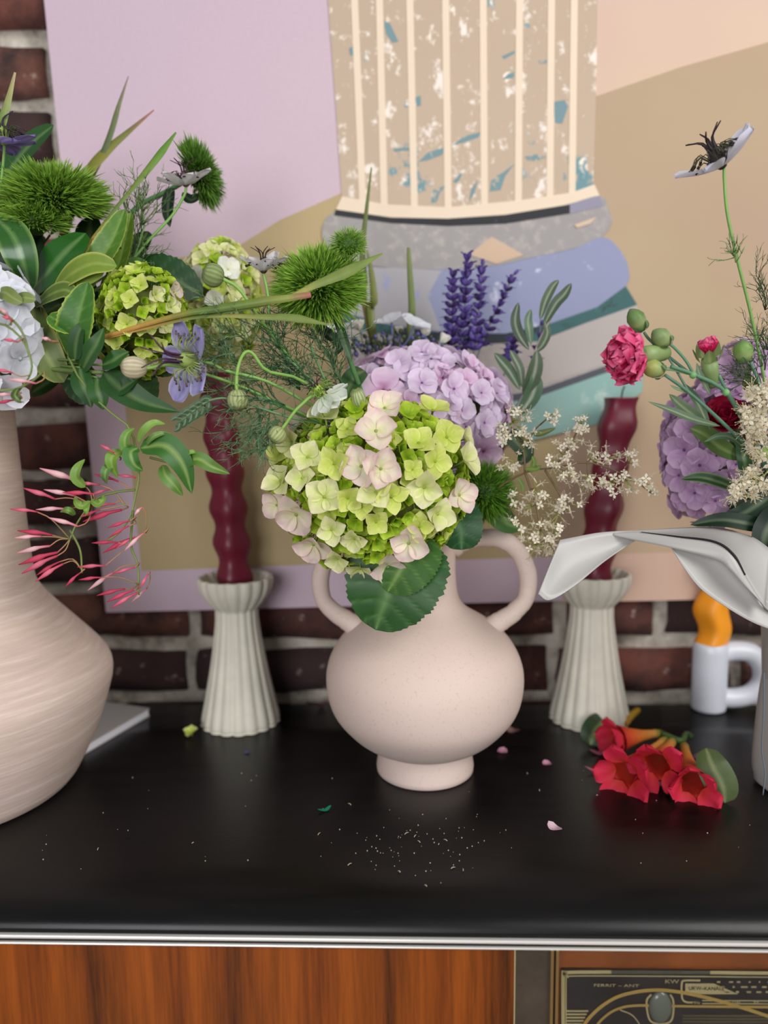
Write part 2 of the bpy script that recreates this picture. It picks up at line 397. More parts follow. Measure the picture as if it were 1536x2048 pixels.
mb = MB(); prof = [(WALLY - .026, -.030), (WALLY - .026, 0), (.80, 0), (.65, 0), (.556, 0), (.545, -.0004), (.535, -.0013), (.525, -.003), (.516, -.006), (.509, -.010), (.5045, -.014), (.5025, -.0175), (.502, -.0205), (.507, -.0208), (.507, -.030)]
rows = []
for k in range(25):
    x = -.86 + 1.72 * k / 24; rows.append([Vector((x, y, z)) for y, z in prof])
mb.grid(rows, [[(20, 18, 18)] * len(prof)] * 25)
for k in (0, 24): mb.face(*([k * len(prof) + i for i in range(len(prof))] if k == 0 else [k * len(prof) + i for i in reversed(range(len(prof)))]))
mb.build('console_top', m_lacq, con)
for z0, z1, y, m, nm in ((-.0237, -.0212, .4995, m_chrome, 'metal_trim'), (-.0270, -.0237, .5015, m_black, 'black_inlay'), (-.0284, -.0270, .4998, m_chrome, 'metal_trim')):
    mb = MB(); mb.box((-.86, y, z0), (.86, .52, z1)); o = mb.build(nm, m, con, False)
    bv = o.modifiers.new('bevel', 'BEVEL'); bv.width = .0006; bv.segments = 2
zt = -.0284; zb = -.74
xs = P(1029, 1960, FY).x
mb = MB(); mb.box((-.86, FY + .002, zb), (xs, FY + .02, zt)); mb.build('rosewood_door', m_wood, con, False)
mb = MB(); mb.box((xs, FY + .0015, zb), (xs + .0007, FY + .02, zt)); mb.build('edge_line', m_gold2, con, False)
x2 = P(1101, 1960, FY).x; x3 = P(1117, 1960, FY).x
mb = MB(); mb.box((xs + .0007, FY + .002, zb), (x2, FY + .02, zt)); mb.build('stile', m_stile, con, False)
for a in (0, 1):
    xa = x2 + a * .0036
    mb = MB(); mb.box((xa, FY - .0005, zb), (xa + .0020, FY + .02, zt)); mb.build('brass_strip', m_brass, con, False)
mb = MB(); mb.box((x2 + .002, FY + .004, zb), (x2 + .0036, FY + .02, zt)); mb.build('strip_groove', m_black, con, False)
GX = x2 + .0058
mb = MB(); mb.box((GX, FY + .014, -.33), (.86, FY + .02, zt)); mb.build('reflection_panel', plain('reflected_wood_tone', (128, 70, 34), .4, 0, 12, .2), con, False)  # wood colour painted behind the glass as the reflected band above the dial
mb = MB(); mb.box((GX, FY + .01, zb), (.86, FY + .02, -.33)); mb.build('rosewood_door', m_wood, con, False)
mb = MB(); mb.box((-.86, FY + .02, zb), (.86, WALLY - .04, -.03)); mb.build('carcass', m_stile, con, False)
for sx in (-.78, .78):
    for y in (.56, .83):
        mb = MB(); mb.tube([(sx, y, -.74), (sx * 1.02, y, -.78)], [.02, .012], seg=12); mb.build('foot', m_black, con)
# dial
DY = FY + .0105
mb = MB(); d0 = P(1124, 1940, DY); mb.box((d0.x, DY, -.30), (.80, DY + .003, d0.z)); dial = mb.build('dial_face', plain('dial_black', (30, 32, 36), .45, 0, 60, .2), con, False)
def DP(px, py, k=0): return P(px, py, DY - .0004 - k * .0002)
def ribbon(name, pts, wpx, mat, n=None, k=0):
    q = [DP(a, c, k) for a, c in pts]
    if n: q = catmull(q, n)
    mb = MB(); rows = []
    for i, p in enumerate(q):
        t = (q[min(i + 1, len(q) - 1)] - q[max(i - 1, 0)]).normalized(); s = Vector((t.z, 0, -t.x)) * (wpx / 2 * ppm(p))
        rows.append((mb.vert(p + s), mb.vert(p - s), mb.vert(p - s + Vector((0, .0003, 0))), mb.vert(p + s + Vector((0, .0003, 0)))))
    for a, c in zip(rows, rows[1:]):
        for i in range(4): mb.face(a[i], a[(i + 1) % 4], c[(i + 1) % 4], c[i])
    mb.face(*rows[0]); mb.face(*reversed(rows[-1]))
    return mb.build(name, mat, dial, False)
rim = [(1126, 2200), (1126, 1962), (1128, 1950), (1136, 1944)]
ribbon('dial_outline', rim + [(1200, 1943), (1222, 1943)], 7, m_gold2, 30)
ribbon('dial_outline', [(1420, 1944), (1640, 1946)], 7, m_gold2)
ribbon('dial_outline', [(1222, 1943), (1420, 1944)], 7, plain('worn_print', (74, 76, 66), .5))
ribbon('dial_outline', [(1132, 2200), (1132, 1964), (1136, 1954), (1146, 1951), (1250, 1951), (1640, 1954)], 2, m_gold2, 60)
ribbon('dial_arc', [(1158, 2120), (1163, 2062), (1184, 2028), (1225, 1997), (1270, 1983), (1320, 1979), (1370, 1985), (1420, 1996), (1470, 2010), (1520, 2026), (1640, 2068)], 7, m_gold, 60, 2)
ribbon('dial_arc', [(1180, 2120), (1190, 2058), (1212, 2030), (1240, 2015), (1275, 2010), (1340, 2011), (1640, 2014)], 5, m_gold, 50, 1)
for i in range(5): ribbon('dial_line', [(1133, 2021 + i * 6.5), (1176 - i * 3, 2021 + i * 6.5)], 3.2, m_gold2)
ribbon('knob_ring', [(1302, 1988), (1293, 2000), (1295, 2026), (1302, 2042), (1322, 2047), (1340, 2042), (1346, 2026), (1346, 2000), (1340, 1988)], 3.5, m_gold2, 40)
mb = MB(); c0 = DP(1320, 2013)
mb.ball(c0, (.0085, .0035, .0125), (150, 158, 150), 16, 10); mb.build('tuning_eye', plain('green_glass_eye', (92, 100, 92), .15), dial)
ribbon('dial_arc', [(1240, 2019), (1262, 2028), (1275, 2042), (1285, 2060)], 2, m_gold2, 12)
ribbon('dial_outline', [(1400, 1960), (1370, 1960), (1363, 1966), (1364, 1995), (1372, 2003), (1384, 2004)], 3.5, m_gold2, 24)
mb = MB(); q = [DP(*p) for p in ((1370, 1966), (1427, 1966), (1475, 1987), (1370, 1987))]
i0 = [mb.vert(p) for p in q]; i1 = [mb.vert(p + Vector((0, .0003, 0))) for p in q]; mb.face(*i0)
for i in range(4): mb.face(i0[i], i1[i], i1[(i + 1) % 4], i0[(i + 1) % 4])
mb.build('dial_plate', m_gold2, dial, False)
for yy in (2000, 2006): ribbon('dial_line', [(1404, yy), (1640, yy + 1)], 2, m_gold2)
for i in range(6): ribbon('dial_line', [(1365, 2030 + i * 6), (1640, 2031 + i * 6)], 3, plain('faint_print', (84, 80, 58), .5))
mk = random.Random(4)
for i in range(10):
    for j in range(3): ribbon('dial_mark', [(1432 + i * 20 + j * 8 + mk.random() * 6, 1963 + j * 10), (1439 + i * 20 + j * 8 + mk.random() * 8, 1963 + j * 10)], 3, m_gold2)
def text(body, px, py, hpx, mat, k=1, sx=1.0):
    cu = bpy.data.curves.new('t', 'FONT'); cu.body = body; cu.align_x = 'CENTER'; cu.align_y = 'CENTER'; cu.extrude = .01
    p = DP(px, py, k); cu.size = hpx * 1.4 * ppm(p) / 1.0
    cu.extrude = .00008
    o = bpy.data.objects.new('t', cu); COL.objects.link(o)
    me = bpy.data.meshes.new_from_object(o.evaluated_get(bpy.context.evaluated_depsgraph_get()))
    bpy.data.objects.remove(o); me.materials.clear(); me.materials.append(mat)
    return inst('lettering', me, dial, Matrix.Translation(p) @ Matrix.Rotation(math.pi / 2, 4, 'X') @ Matrix.Diagonal((sx, 1, 1, 1)))
text('FERRIT – ANT', 1232, 1970, 6, m_gold2, 1, 1.75)
text('KW', 1343, 1962, 8.5, m_gold2, 1, 1.4)
text('UKW–KANÄLE', 1412, 1976, 8, plain('dial_dark_print', (40, 42, 44), .5), 2, .95)
text('MHz', 1391, 2004, 6, m_gold2, 1)
text('100', 1471, 2003, 8, m_gold2, 4); text('99', 1511, 2003, 8, m_gold2, 4)
m_glass, nt, b = nodes('dial_glass'); b.inputs['Transmission Weight'].default_value = 1; b.inputs['Roughness'].default_value = .03; b.inputs['IOR'].default_value = 1.3; b.inputs['Base Color'].default_value = (.95, .95, .93, 1)
mb = MB(); mb.box((GX, FY + .0035, -.33), (.86, FY + .0055, zt)); mb.build('dial_glass', m_glass, con, False)

# ================================================================ VASES
def speckle(name, c, c2, streak=False):
    m, nt, b = nodes(name)
    if streak:
        tc = N(nt, 'ShaderNodeTexCoord'); sp = N(nt, 'ShaderNodeSeparateXYZ'); nt.links.new(tc.outputs['Object'], sp.inputs[0])
        vec = objco(nt, 3, 3, 60); f = ntex(nt, vec, 3.2, 7, .7)
        base = ramp(nt, f, [(.3, tuple(x * .93 for x in c)), (.5, c), (.68, c2)])
        v2 = objco(nt, 2, 2, 9); base = cmix(nt, ramp(nt, ntex(nt, v2, 1.6, 3), [(.5, (0, 0, 0)), (.75, (150, 150, 150))]), base, (222, 196, 158))
        bump(nt, b, f, .12, .001)
    else:
        f0 = ntex(nt, objco(nt), 5, 3); base = ramp(nt, f0, [(.3, c), (.7, c2)])
        f = ntex(nt, objco(nt), 420, 2, .5); base = cmix(nt, ramp(nt, f, [(.60, (0, 0, 0)), (.72, (130, 130, 130))]), base, (150, 120, 102))
        bump(nt, b, f, .1, .0004)
    nt.links.new(base, b.inputs['Base Color']); b.inputs['Roughness'].default_value = .62; b.inputs['Specular IOR Level'].default_value = .35
    return m
m_pink = speckle('speckled_pink_ceramic', (200, 178, 166), (206, 186, 176))
m_brush = speckle('brushed_beige_ceramic', (202, 180, 168), (218, 200, 190), True)
def vase_profile(axpx, Y, pairs):
    out = []
    for py, rp in pairs:
        p = P(axpx, py, Y); out.append((p.z, rp * ppm(p)))
    return out
# centre vase
VC = T(850, 1537)
pr = [(0, 0.0), (0, .0455), (.0015, .0472), (.006, .0476), (.016, .0462), (.024, .0450), (.027, .0452)]
body = vase_profile(849, VC.y, [(1478, 112), (1468, 130), (1450, 152), (1420, 178), (1390, 191), (1355, 196), (1325, 193), (1295, 181), (1270, 163), (1248, 138), (1232, 112), (1220, 92), (1208, 78), (1192, 69), (1170, 65), (1130, 63), (1095, 65), (1082, 69), (1077, 67), (1080, 60), (1130, 55), (1200, 55)])
zs = [p for p in pr]; body = [(max(z, .0275 + i * .0008), r) for i, (z, r) in enumerate(body)]
outer = zs + body
k = len(outer); inner = [(.155, .05), (.10, .08), (.05, .06), (.03, 0.0)]
vz = thing('two_handled_vase', 'round pale pink speckled ceramic vase with two loop handles', 'vase', VC)
def smooth_prof(p, n): return [(v.x, v.y) for v in catmull([Vector((z, r, 0)) for z, r in p], n)]
mb = MB(); mb.lathe(zs + smooth_prof(body, 70) + inner, Matrix.Translation(VC), 72)
mb.build('vase_body', m_pink, vz)
for s in (1, -1):
    pts = [(905, 1098), (925, 1084), (960, 1076), (1005, 1080), (1038, 1105), (1056, 1150), (1052, 1195), (1030, 1222), (1000, 1243), (975, 1262)]
    q = []
    for x, y in pts:
        p = P(x, y, VC.y); p.x = VC.x + s * (p.x - VC.x); q.append(p)
    rr = [.010, .0092, .0085, .0088, .0082, .0086, .0080, .0086, .0096, .0115]
    mb = MB(); q2 = catmull(q, 48); q2 = [p + Vector((0, U(-.0004, .0004), U(-.0005, .0005))) for p in q2]
    mb.tube(q2, rr, (255, 255, 255), 14); mb.build('handle', m_pink, vz)
# left vase
VL = T(-92, 1575); VL.z = 0
sil = [(1556, 238), (1540, 248), (1515, 262), (1480, 280), (1440, 297), (1400, 311), (1375, 318), (1352, 318), (1330, 308), (1300, 284), (1250, 240), (1215, 210), (1195, 196), (1180, 187), (1160, 182), (1100, 178), (950, 174), (800, 172), (760, 174)]
lp = [(0, 0.0), (0, .101), (.0015, .1055), (.004, .1085)] + vase_profile(-92, VL.y, sil)
lp2 = [(z, r) for z, r in lp[:4]] + smooth_prof(lp[4:], 60)
zt_ = lp2[-1][0]
lp2 += [(zt_ + .002, lp2[-1][1] - .003), (zt_, lp2[-1][1] - .006), (.20, .072), (.12, .11), (.02, .08), (.012, 0.0)]
lv = thing('beige_vase', 'tall beige brushed ceramic vase with angular belly and straight neck', 'vase', VL)
mb = MB(); mb.lathe(lp2, Matrix.Translation(VL), 80); mb.build('vase_body', m_brush, lv)

# ---------------------------------------------------------------- candlesticks
m_cs = plain('cream_stoneware', (206, 200, 184), .6, 0, 30, .04)
def candlestick(px, py, label):
    B = T(px, py); B.z = 0; k = ppm(B)
    o = thing('fluted_candlestick', label, 'candlestick', B, 'cream fluted candlesticks')
    H = .168
    pf = [(0, 0), (0, .0405), (.003, .0425), (.008, .0430), (.03, .0385), (.06, .0325), (.09, .0275), (.115, .0242), (.128, .0235), (.133, .0240), (.140, .0300), (.150, .0370), (.158, .0402), (.165, .0412), (.1685, .0405), (.1685, .0375), (.163, .0345), (.158, .026), (.1565, .0195), (.152, .019), (.150, 0)]
    def rm(a, z): return 1 + .035 * abs(math.cos(a * 10)) - .02 if z < .1685 and z > 0.001 else 1
    mb = MB(); mb.lathe(smooth_prof(pf, 100), Matrix.Translation(B), 120, rmod=lambda a, z: 1 + (.085 * (abs(math.cos(a * 9)) ** .6 - .7)))
    mb.build('candlestick_body', m_cs, o)
    return B
BL = candlestick(482, 1442, 'cream fluted candlestick beside the beige vase, near the notebook')
BR = candlestick(1178, 1436, 'cream fluted candlestick standing behind the fallen red trumpet flowers')
m_wax, nt, b = nodes('burgundy_wax'); b.inputs['Base Color'].default_value = (*lin((108, 22, 44)), 1); b.inputs['Roughness'].default_value = .42
b.inputs['Subsurface Weight'].default_value = .15; b.inputs['Subsurface Radius'].default_value = (.006, .002, .002)
m_wax2, nt, b = nodes('orange_wax'); b.inputs['Base Color'].default_value = (*lin((238, 152, 30)), 1); b.inputs['Roughness'].default_value = .45
b.inputs['Subsurface Weight'].default_value = .2; b.inputs['Subsurface Radius'].default_value = (.01, .004, .002)
def wavy_candle(name, label, B, top, half, waves, mat, z0, amp, group=None, turns=.35, sway=0.0, ph=0):
    o = thing(name, label, 'candle', Vector((B.x, B.y, z0)), group)
    a = Vector((B.x, B.y, z0)); mb = MB(); n = 110; rows = []; seg = 24
    for i in range(n + 1):
        t = i / n; c = a.lerp(top, t); s = half * (1 + amp * math.sin(t * waves * 2 * math.pi + ph)); ang = turns * t * math.pi + .6
        c = c + Vector((sway * math.sin(t * waves * 2 * math.pi), 0, 0))
        row = []
        for k in range(seg):
            th = 2 * math.pi * k / seg; e = 4
            ct, st = math.cos(th), math.sin(th); rr = 1 / (abs(ct) ** e + abs(st) ** e) ** (1 / e)
            x, y = ct * rr * s, st * rr * s
            row.append(mb.vert(c + Vector((x * math.cos(ang) - y * math.sin(ang), x * math.sin(ang) + y * math.cos(ang), 0))))
        rows.append(row)
    for i in range(n):
        for k in range(seg): mb.face(rows[i][k], rows[i][(k + 1) % seg], rows[i + 1][(k + 1) % seg], rows[i + 1][k])
    mb.face(*reversed(rows[0])); mb.face(*rows[-1]); mb.build('wax_body', mat, o)
    mb = MB(); mb.tube([top, top + Vector((.001, 0, .007)), top + Vector((.003, 0, .012))], .0009, (60, 50, 46), 6, 6); mb.build('wick', TINT, o)
BLt = P(432, 745, BL.y); wavy_candle('wavy_candle', 'burgundy wavy candle rising behind the hanging pink jasmine buds', BL, BLt, .0160, 6, m_wax, .1575, .13, 'burgundy wavy candles')
BRt = P(1243, 795, BR.y); wavy_candle('wavy_candle', 'burgundy wavy candle leaning behind the spray of tiny white flowers', BR, BRt, .0172, 4.6, m_wax, .1575, .13, 'burgundy wavy candles', ph=2.2)
# orange candle in a handled holder
MG = T(1416, 1417); MG.z = 0
m_wh = plain('white_glazed', (206, 208, 216), .35, 0, 20, .03)
hd = thing('handled_candle_holder', 'white ceramic cylinder candle holder with thick ring handle', 'candle holder', MG)
pf = [(0, 0), (0, .0175), (.001, .0190), (.004, .0195), (.070, .0195), (.0785, .0192), (.080, .0180), (.080, 0)]
mb = MB(); mb.lathe(pf, Matrix.Translation(MG), 48); mb.build('holder_body', m_wh, hd)
q = [MG + Vector((.012, 0, .068)), MG + Vector((.030, 0, .070)), MG + Vector((.048, 0, .066)), MG + Vector((.060, 0, .050)), MG + Vector((.060, 0, .032)), MG + Vector((.048, 0, .018)), MG + Vector((.030, 0, .013)), MG + Vector((.012, 0, .014))]
mb = MB(); mb.tube(q, .0115, (255, 255, 255), 16, 40); mb.build('ring_handle', m_wh, hd)
wavy_candle('orange_candle', 'orange wavy candle standing in the white handled holder', MG, MG + Vector((.004, 0, .200)), .0160, 2.2, m_wax2, .0800, .05, None, .1, .0035, 3.6)
# notebook
nbk = thing('notebook', 'white spiral notebook lying behind the beige vase', 'notebook', T(190, 1445))
A, B_, C_ = T(300, 1432), T(165, 1512), T(195, 1398)
ux = (B_ - A).normalized(); c0 = A; L1 = .108; uy = Vector((-ux.y, ux.x, 0)) * -1
if uy.y < 0: uy = -uy
uy = Vector((-.72, .69, 0)).normalized() if abs(uy.dot(ux)) > 1 else uy
Wd = .085
def slab(z0, z1, ins=0.0):
    mb = MB(); c = [c0 + ux * ins + uy * ins, c0 + ux * (L1 - ins) + uy * ins, c0 + ux * (L1 - ins) + uy * (Wd - ins), c0 + ux * ins + uy * (Wd - ins)]
    a = [mb.vert(p + Vector((0, 0, z0))) for p in c]; b2 = [mb.vert(p + Vector((0, 0, z1))) for p in c]
    mb.face(*a); mb.face(*b2)
    for i in range(4): mb.face(a[i], a[(i + 1) % 4], b2[(i + 1) % 4], b2[i])
    return mb
m_paper = plain('notebook_paper', (214, 212, 218), .7); m_cover = plain('notebook_cover', (168, 162, 160), .6)
slab(.0, .0012).build('back_cover', m_cover, nbk, False); slab(.0012, .0085, .001).build('page_block', m_paper, nbk, False); slab(.0085, .0097).build('front_cover', m_cover, nbk, False)
for i in range(10):
    p = c0 + uy * (Wd - .003) + ux * (.006 + i * .0105)
    mb = MB(); mb.tube([p + Vector((0, 0, .005)) + (uy * math.cos(a) + Vector((0, 0, 1)) * math.sin(a)) * .0062 for a in (2 * math.pi * j / 14 for j in range(15))], .0007, (200, 200, 205), 5)
    mb.build('spiral_ring', m_wh, nbk)

# ================================================================ FLOWERS: shared pieces
def petal_mesh(name, W, colf, nl=7, nw=3, a=.55, b=.45, cup=.0, bend=.0, notch=0, ruff=0, seed=0, fold=0, mat=None):
    """a petal of length 1 along +Y, facing +Z, base at the origin"""
    rnd = random.Random(seed); mb = MB(); mx = (a / (a + b)) ** a * (b / (a + b)) ** b
    rows, cols = [], []; ph = rnd.random() * 6
    for i in range(nl + 1):
        t = i / nl; wd = W / 2 * max(t, .001) ** a * max(1 - t, 0.0) ** b / mx
        if i == nl: wd = W * .06
        row, cl = [], []
        for j in range(-nw, nw + 1):
            q = j / nw
            y = t - notch * t * q * q * .5
            z = bend * t * t + cup * q * q * wd * 2 + fold * abs(q) * wd + ruff * t * math.sin(q * 5 + ph + t * 3)
            row.append(Vector((q * wd, y, z))); cl.append(colf(t, abs(q), rnd))
        rows.append(row); cols.append(cl)
    mb.grid(rows, cols); return mb.mesh(name, mat or PETAL)
def ramp3(a, b, c, m=.45):
    def f(t, q, rnd):
        u = max(t, q * .85 * (t > .12)); k = rnd.uniform(.97, 1.03)
        cc = mix(a, b, u / m) if u < m else mix(b, c, (u - m) / (1 - m))
        return tuple(min(255, x * k) for x in cc)
    return f
KIND = {}
def kind(name, W, cols, a, b, tilt, cup, bend, eye, n=4, ruff=.02, fold=0, m=.45):
    KIND[name] = dict(p=[petal_mesh('petal', W, ramp3(*cols, m), a=a, b=b, cup=cup + .05 * i, bend=bend + .06 * (i - 1), ruff=ruff, seed=i * 7 + len(KIND), fold=fold) for i in range(3)], tilt=tilt, n=n)
    mb = MB(); mb.ball((0, 0, .02), .085, eye, 6, 4); mb.tube([(0, 0, 0), (.03, .02, -.6), (0, 0, -1.4)], [.05, .035], (150, 175, 90), 4)
    KIND[name]['core'] = mb.mesh('floret', PETAL)
kind('cream', .98, ((182, 202, 80), (220, 226, 152), (236, 228, 194)), .72, .78, .42, .12, -.05, (170, 180, 90), fold=.12)
kind('pink', 1.0, ((220, 224, 150), (238, 230, 204), (230, 196, 200)), .72, .72, .36, .14, -.05, (160, 172, 110))
kind('lemon', .92, ((176, 198, 60), (204, 216, 104), (224, 226, 146)), .7, .8, .40, .10, -.02, (160, 176, 70))
kind('lime', .95, ((104, 146, 10), (160, 192, 36), (198, 216, 86)), .68, .7, .66, .20, .05, (140, 165, 40))
kind('limebud', .9, ((92, 134, 10), (140, 176, 26), (180, 204, 66)), .6, .6, 1.0, .35, .1, (130, 155, 40))
kind('lilac', 1.12, ((196, 156, 196), (216, 194, 218), (228, 214, 232)), .55, .40, .30, .08, -.10, (120, 90, 150))
kind('lilacpink', 1.12, ((172, 104, 152), (218, 182, 212), (230, 208, 226)), .55, .40, .26, .08, -.08, (110, 70, 110))
kind('mauve', 1.1, ((166, 120, 166), (190, 152, 190), (206, 178, 206)), .55, .40, .34, .1, -.10, (110, 80, 120))
kind('white', 1.15, ((196, 200, 204), (222, 224, 232), (232, 232, 238)), .50, .34, .16, .03, -.06, (190, 200, 200))
kind('ivory', .95, ((220, 222, 190), (240, 240, 226), (246, 244, 236)), .6, .4, .55, .15, 0, (200, 210, 150))
# joined whole florets for the crowded or hidden ones
def joined_floret(kd, seed):
    rnd = random.Random(seed); mb = MB(); K_ = KIND[kd]
    for k in range(K_['n']):
        me = K_['p'][rnd.randrange(3)]
        M = Matrix.Rotation(k * 2 * math.pi / K_['n'] + rnd.uniform(-.12, .12), 4, 'Z') @ Matrix.Rotation(K_['tilt'] + rnd.uniform(-.15, .15), 4, 'X')
        i0 = len(mb.v); at = me.color_attributes['Col'].data
        for v, c in zip(me.vertices, at): mb.v.append(M @ v.co); mb.c.append(('L', c.color[0], c.color[1], c.color[2]))
        for p in me.polygons: mb.face(*[i0 + i for i in p.vertices])
    me = K_['core']; i0 = len(mb.v)
    for v, c in zip(me.vertices, me.color_attributes['Col'].data): mb.v.append(v.co.copy()); mb.c.append(('L', c.color[0], c.color[1], c.color[2]))
    for p in me.polygons: mb.face(*[i0 + i for i in p.vertices])
    return mb.mesh('floret', PETAL)
_lin = lin
def lin(c): return tuple(c[1:]) if c[0] == 'L' else _lin(c)
JF = {k: [joined_floret(k, i) for i in range(3)] for k in KIND}
def floret(parent, pos, n, size, kd, spin=None, split=True, flat=1.0):
    spin = U(0, 6.28) if spin is None else spin
    n = (n + Vector((U(-.3, .3), U(-.3, .3), U(-.3, .3)))).normalized()
    M = Matrix.Translation(pos) @ basis(n, spin) @ Matrix.Scale(size, 4)
    if not split: return inst('floret', random.choice(JF[kd]), parent, M)
    K_ = KIND[kd]; o = inst('floret', K_['core'], parent, M)
    for k in range(K_['n']):
        inst('petal', random.choice(K_['p']), o, M @ Matrix.Rotation(k * 2 * math.pi / K_['n'] + U(-.12, .12), 4, 'Z') @ Matrix.Rotation(K_['tilt'] * flat + U(-.16, .16), 4, 'X') @ Matrix.Diagonal((U(.92, 1.08), U(.9, 1.06), 1, 1)))
    return o
def stem_part(root, pts, r, c=(92, 128, 60), c2=None, n=20, name='stem', seg=7, mat=None):
    mb = MB(); mb.tube(pts, r, c, seg, n, c2); return mb.build(name, mat or STEM, root)
def pxl(pts): return [P(*p) for p in pts]
def mouthC(dx=0, dy=0, down=.06): return [Vector((VC.x + dx * .4, VC.y + dy * .4, .222 - down)), Vector((VC.x + dx, VC.y + dy, .235))]
VLm = P(-92, 760, VL.y)
def mouthL(dx=0, dy=0, down=.08): return [Vector((VL.x + dx * .4, VL.y + dy * .4, VLm.z - down)), Vector((VL.x + dx, VL.y + dy, VLm.z + .005))]
VR = T(1625, 1576); VR.z = 0
VRm = P(1600, 1130, VR.y)
def mouthR(dx=0, dy=0, down=.1): return [Vector((VR.x + dx * .4, VR.y + dy * .4, VRm.z - down)), Vector((VR.x + dx, VR.y + dy, VRm.z))]
def hydrangea(name, label, center, rad, explicit, fill_n, fill, stempts, group='hydrangea heads', split_max=75, fsize=.0085, facing=-.35, cat='flower', seed=3, pack=.40, xs_=1.18, sink=(.90, 1.0)):
    root = thing(name, label, cat, stempts[0], group); random.seed(seed)
    stem_part(root, list(stempts) + [center], [.0032, .0028], (96, 132, 62), (120, 150, 70))
    mb = MB(); mb.ball(center, (rad[0] * .72, rad[1] * .72, rad[2] * .72), (92, 112, 44), 20, 12); mb.build('flower_core', LEAF, root)
    placed = []; used = 0
    def surf(px, py):
        d = fw + rt * ((px - 768) / F) + up * ((1024 - py) / F)
        o = CAM - center; A = sum((d[i] / rad[i]) ** 2 for i in range(3)); B = 2 * sum(o[i] * d[i] / rad[i] ** 2 for i in range(3)); C = sum((o[i] / rad[i]) ** 2 for i in range(3)) - 1
        D = B * B - 4 * A * C
        t = (-B - math.sqrt(D)) / (2 * A) if D > 0 else -B / (2 * A)
        return CAM + d * t
    for px, py, rp, kd in explicit:
        p = surf(px, py); n = Vector([(p[i] - center[i]) / rad[i] ** 2 for i in range(3)]).normalized()
        n = (n + (CAM - p).normalized() * .35).normalized(); s = rp * ppm(p) * xs_
        floret(root, p + n * s * .10, n, s, kd, split=used < split_max); used += 1; placed.append((p, s))
    for i in range(fill_n):
        z = 1 - 2 * (i + .5) / fill_n; a = i * 2.399963; r = math.sqrt(1 - z * z)
        u = Vector((r * math.cos(a), z, r * math.sin(a)))
        p = center + Vector((u.x * rad[0], u.y * rad[1], u.z * rad[2])) * U(*sink)
        n = Vector((u.x / rad[0], u.y / rad[1], u.z / rad[2])).normalized(); v = (CAM - p).normalized()
        if n.dot(v) < facing: continue
        kd = random.choice(fill); s = fsize * U(.85, 1.2) * (.85 if kd in ('lime', 'limebud') else 1)
        if any((p - q).length < pack * (s + t) for q, t in placed): continue
        sp = used < split_max and n.dot(v) > .1
        floret(root, p, n, s, kd, split=sp); used += sp; placed.append((p, s))
    return root
def H(*c): return [(500 + x * .3906, 650 + y * .3906, r * .3906, k) for x, y, r, k in c]
def leaf_part(root, pts, wpx, c1, c2=None, name='leaf', mat=None, **kw):
    q = pxl(pts); mb = MB(); mb.leaf(q, wpx * ppm(q[len(q) // 2]), c1, c2 or mix(c1, (190, 210, 130), .35), **kw)
    return mb.build(name, mat or LEAF, root)

# ================================================================ CENTRE VASE FLOWERS
GC = P(742, 972, .665)
big = H((390, 485, 88, 'cream'), (262, 505, 62, 'pink'), (222, 605, 75, 'cream'), (300, 680, 74, 'cream'), (435, 712, 74, 'lemon'), (572, 725, 92, 'pink'), (668, 738, 90, 'pink'), (645, 550, 95, 'pink'),
        (690, 435, 84, 'pink'), (385, 880, 88, 'cream'), (275, 785, 72, 'cream'), (165, 800, 76, 'cream'), (245, 965, 98, 'pink'), (145, 920, 66, 'pink'), (330, 1115, 86, 'pink'), (420, 1045, 66, 'cream'),
        (535, 1090, 62, 'cream'), (645, 855, 80, 'cream'), (502, 885, 64, 'lemon'), (572, 930, 58, 'lemon'), (645, 1005, 62, 'lemon'), (722, 880, 72, 'lemon'), (860, 610, 80, 'lemon'), (942, 700, 76, 'lemon'),
        (888, 830, 84, 'cream'), (830, 740, 52, 'lemon'), (1000, 580, 80, 'lemon'), (930, 450, 86, 'lemon'), (805, 465, 58, 'lime'), (1085, 700, 86, 'cream'), (1062, 870, 80, 'pink'), (955, 965, 74, 'cream'),
        (865, 1030, 62, 'lemon'), (810, 1110, 86, 'pink'), (705, 1228, 80, 'pink'), (565, 1238, 64, 'cream'), (160, 660, 64, 'lemon'), (450, 1190, 60, 'cream'), (1090, 590, 60, 'cream'), (540, 440, 60, 'lime'))
stC = mouthC(-.02, -.018) + [P(810, 1040, .69)]
hydrangea('green_hydrangea', 'large lime and cream hydrangea head in front of the pink vase neck', GC, (.0865, .066, .0765), big, 900, ['lime', 'lime', 'limebud', 'lime', 'lemon'], stC, split_max=75, fsize=.0100, seed=5, xs_=1.34, sink=(.86, .95))
LCn = P(834, 838, .755)
lil = H((685, 340, 98, 'lilacpink'), (880, 300, 70, 'lilac'), (800, 400, 60, 'lilacpink'), (880, 150, 70, 'lilac'), (1080, 440, 66, 'lilac'), (1195, 500, 66, 'lilac'), (1190, 640, 84, 'lilacpink'), (1040, 330, 70, 'lilac'), (600, 260, 62, 'lilac'), (760, 200, 66, 'lilac'), (1180, 350, 62, 'lilac'))
hydrangea('lilac_hydrangea', 'pale lilac hydrangea head behind the lime and cream one', LCn, (.089, .060, .0670), lil, 420, ['lilac', 'lilac', 'lilac', 'lilacpink'], mouthC(.005, .0), split_max=75, fsize=.0160, seed=8, pack=.37, xs_=1.25)
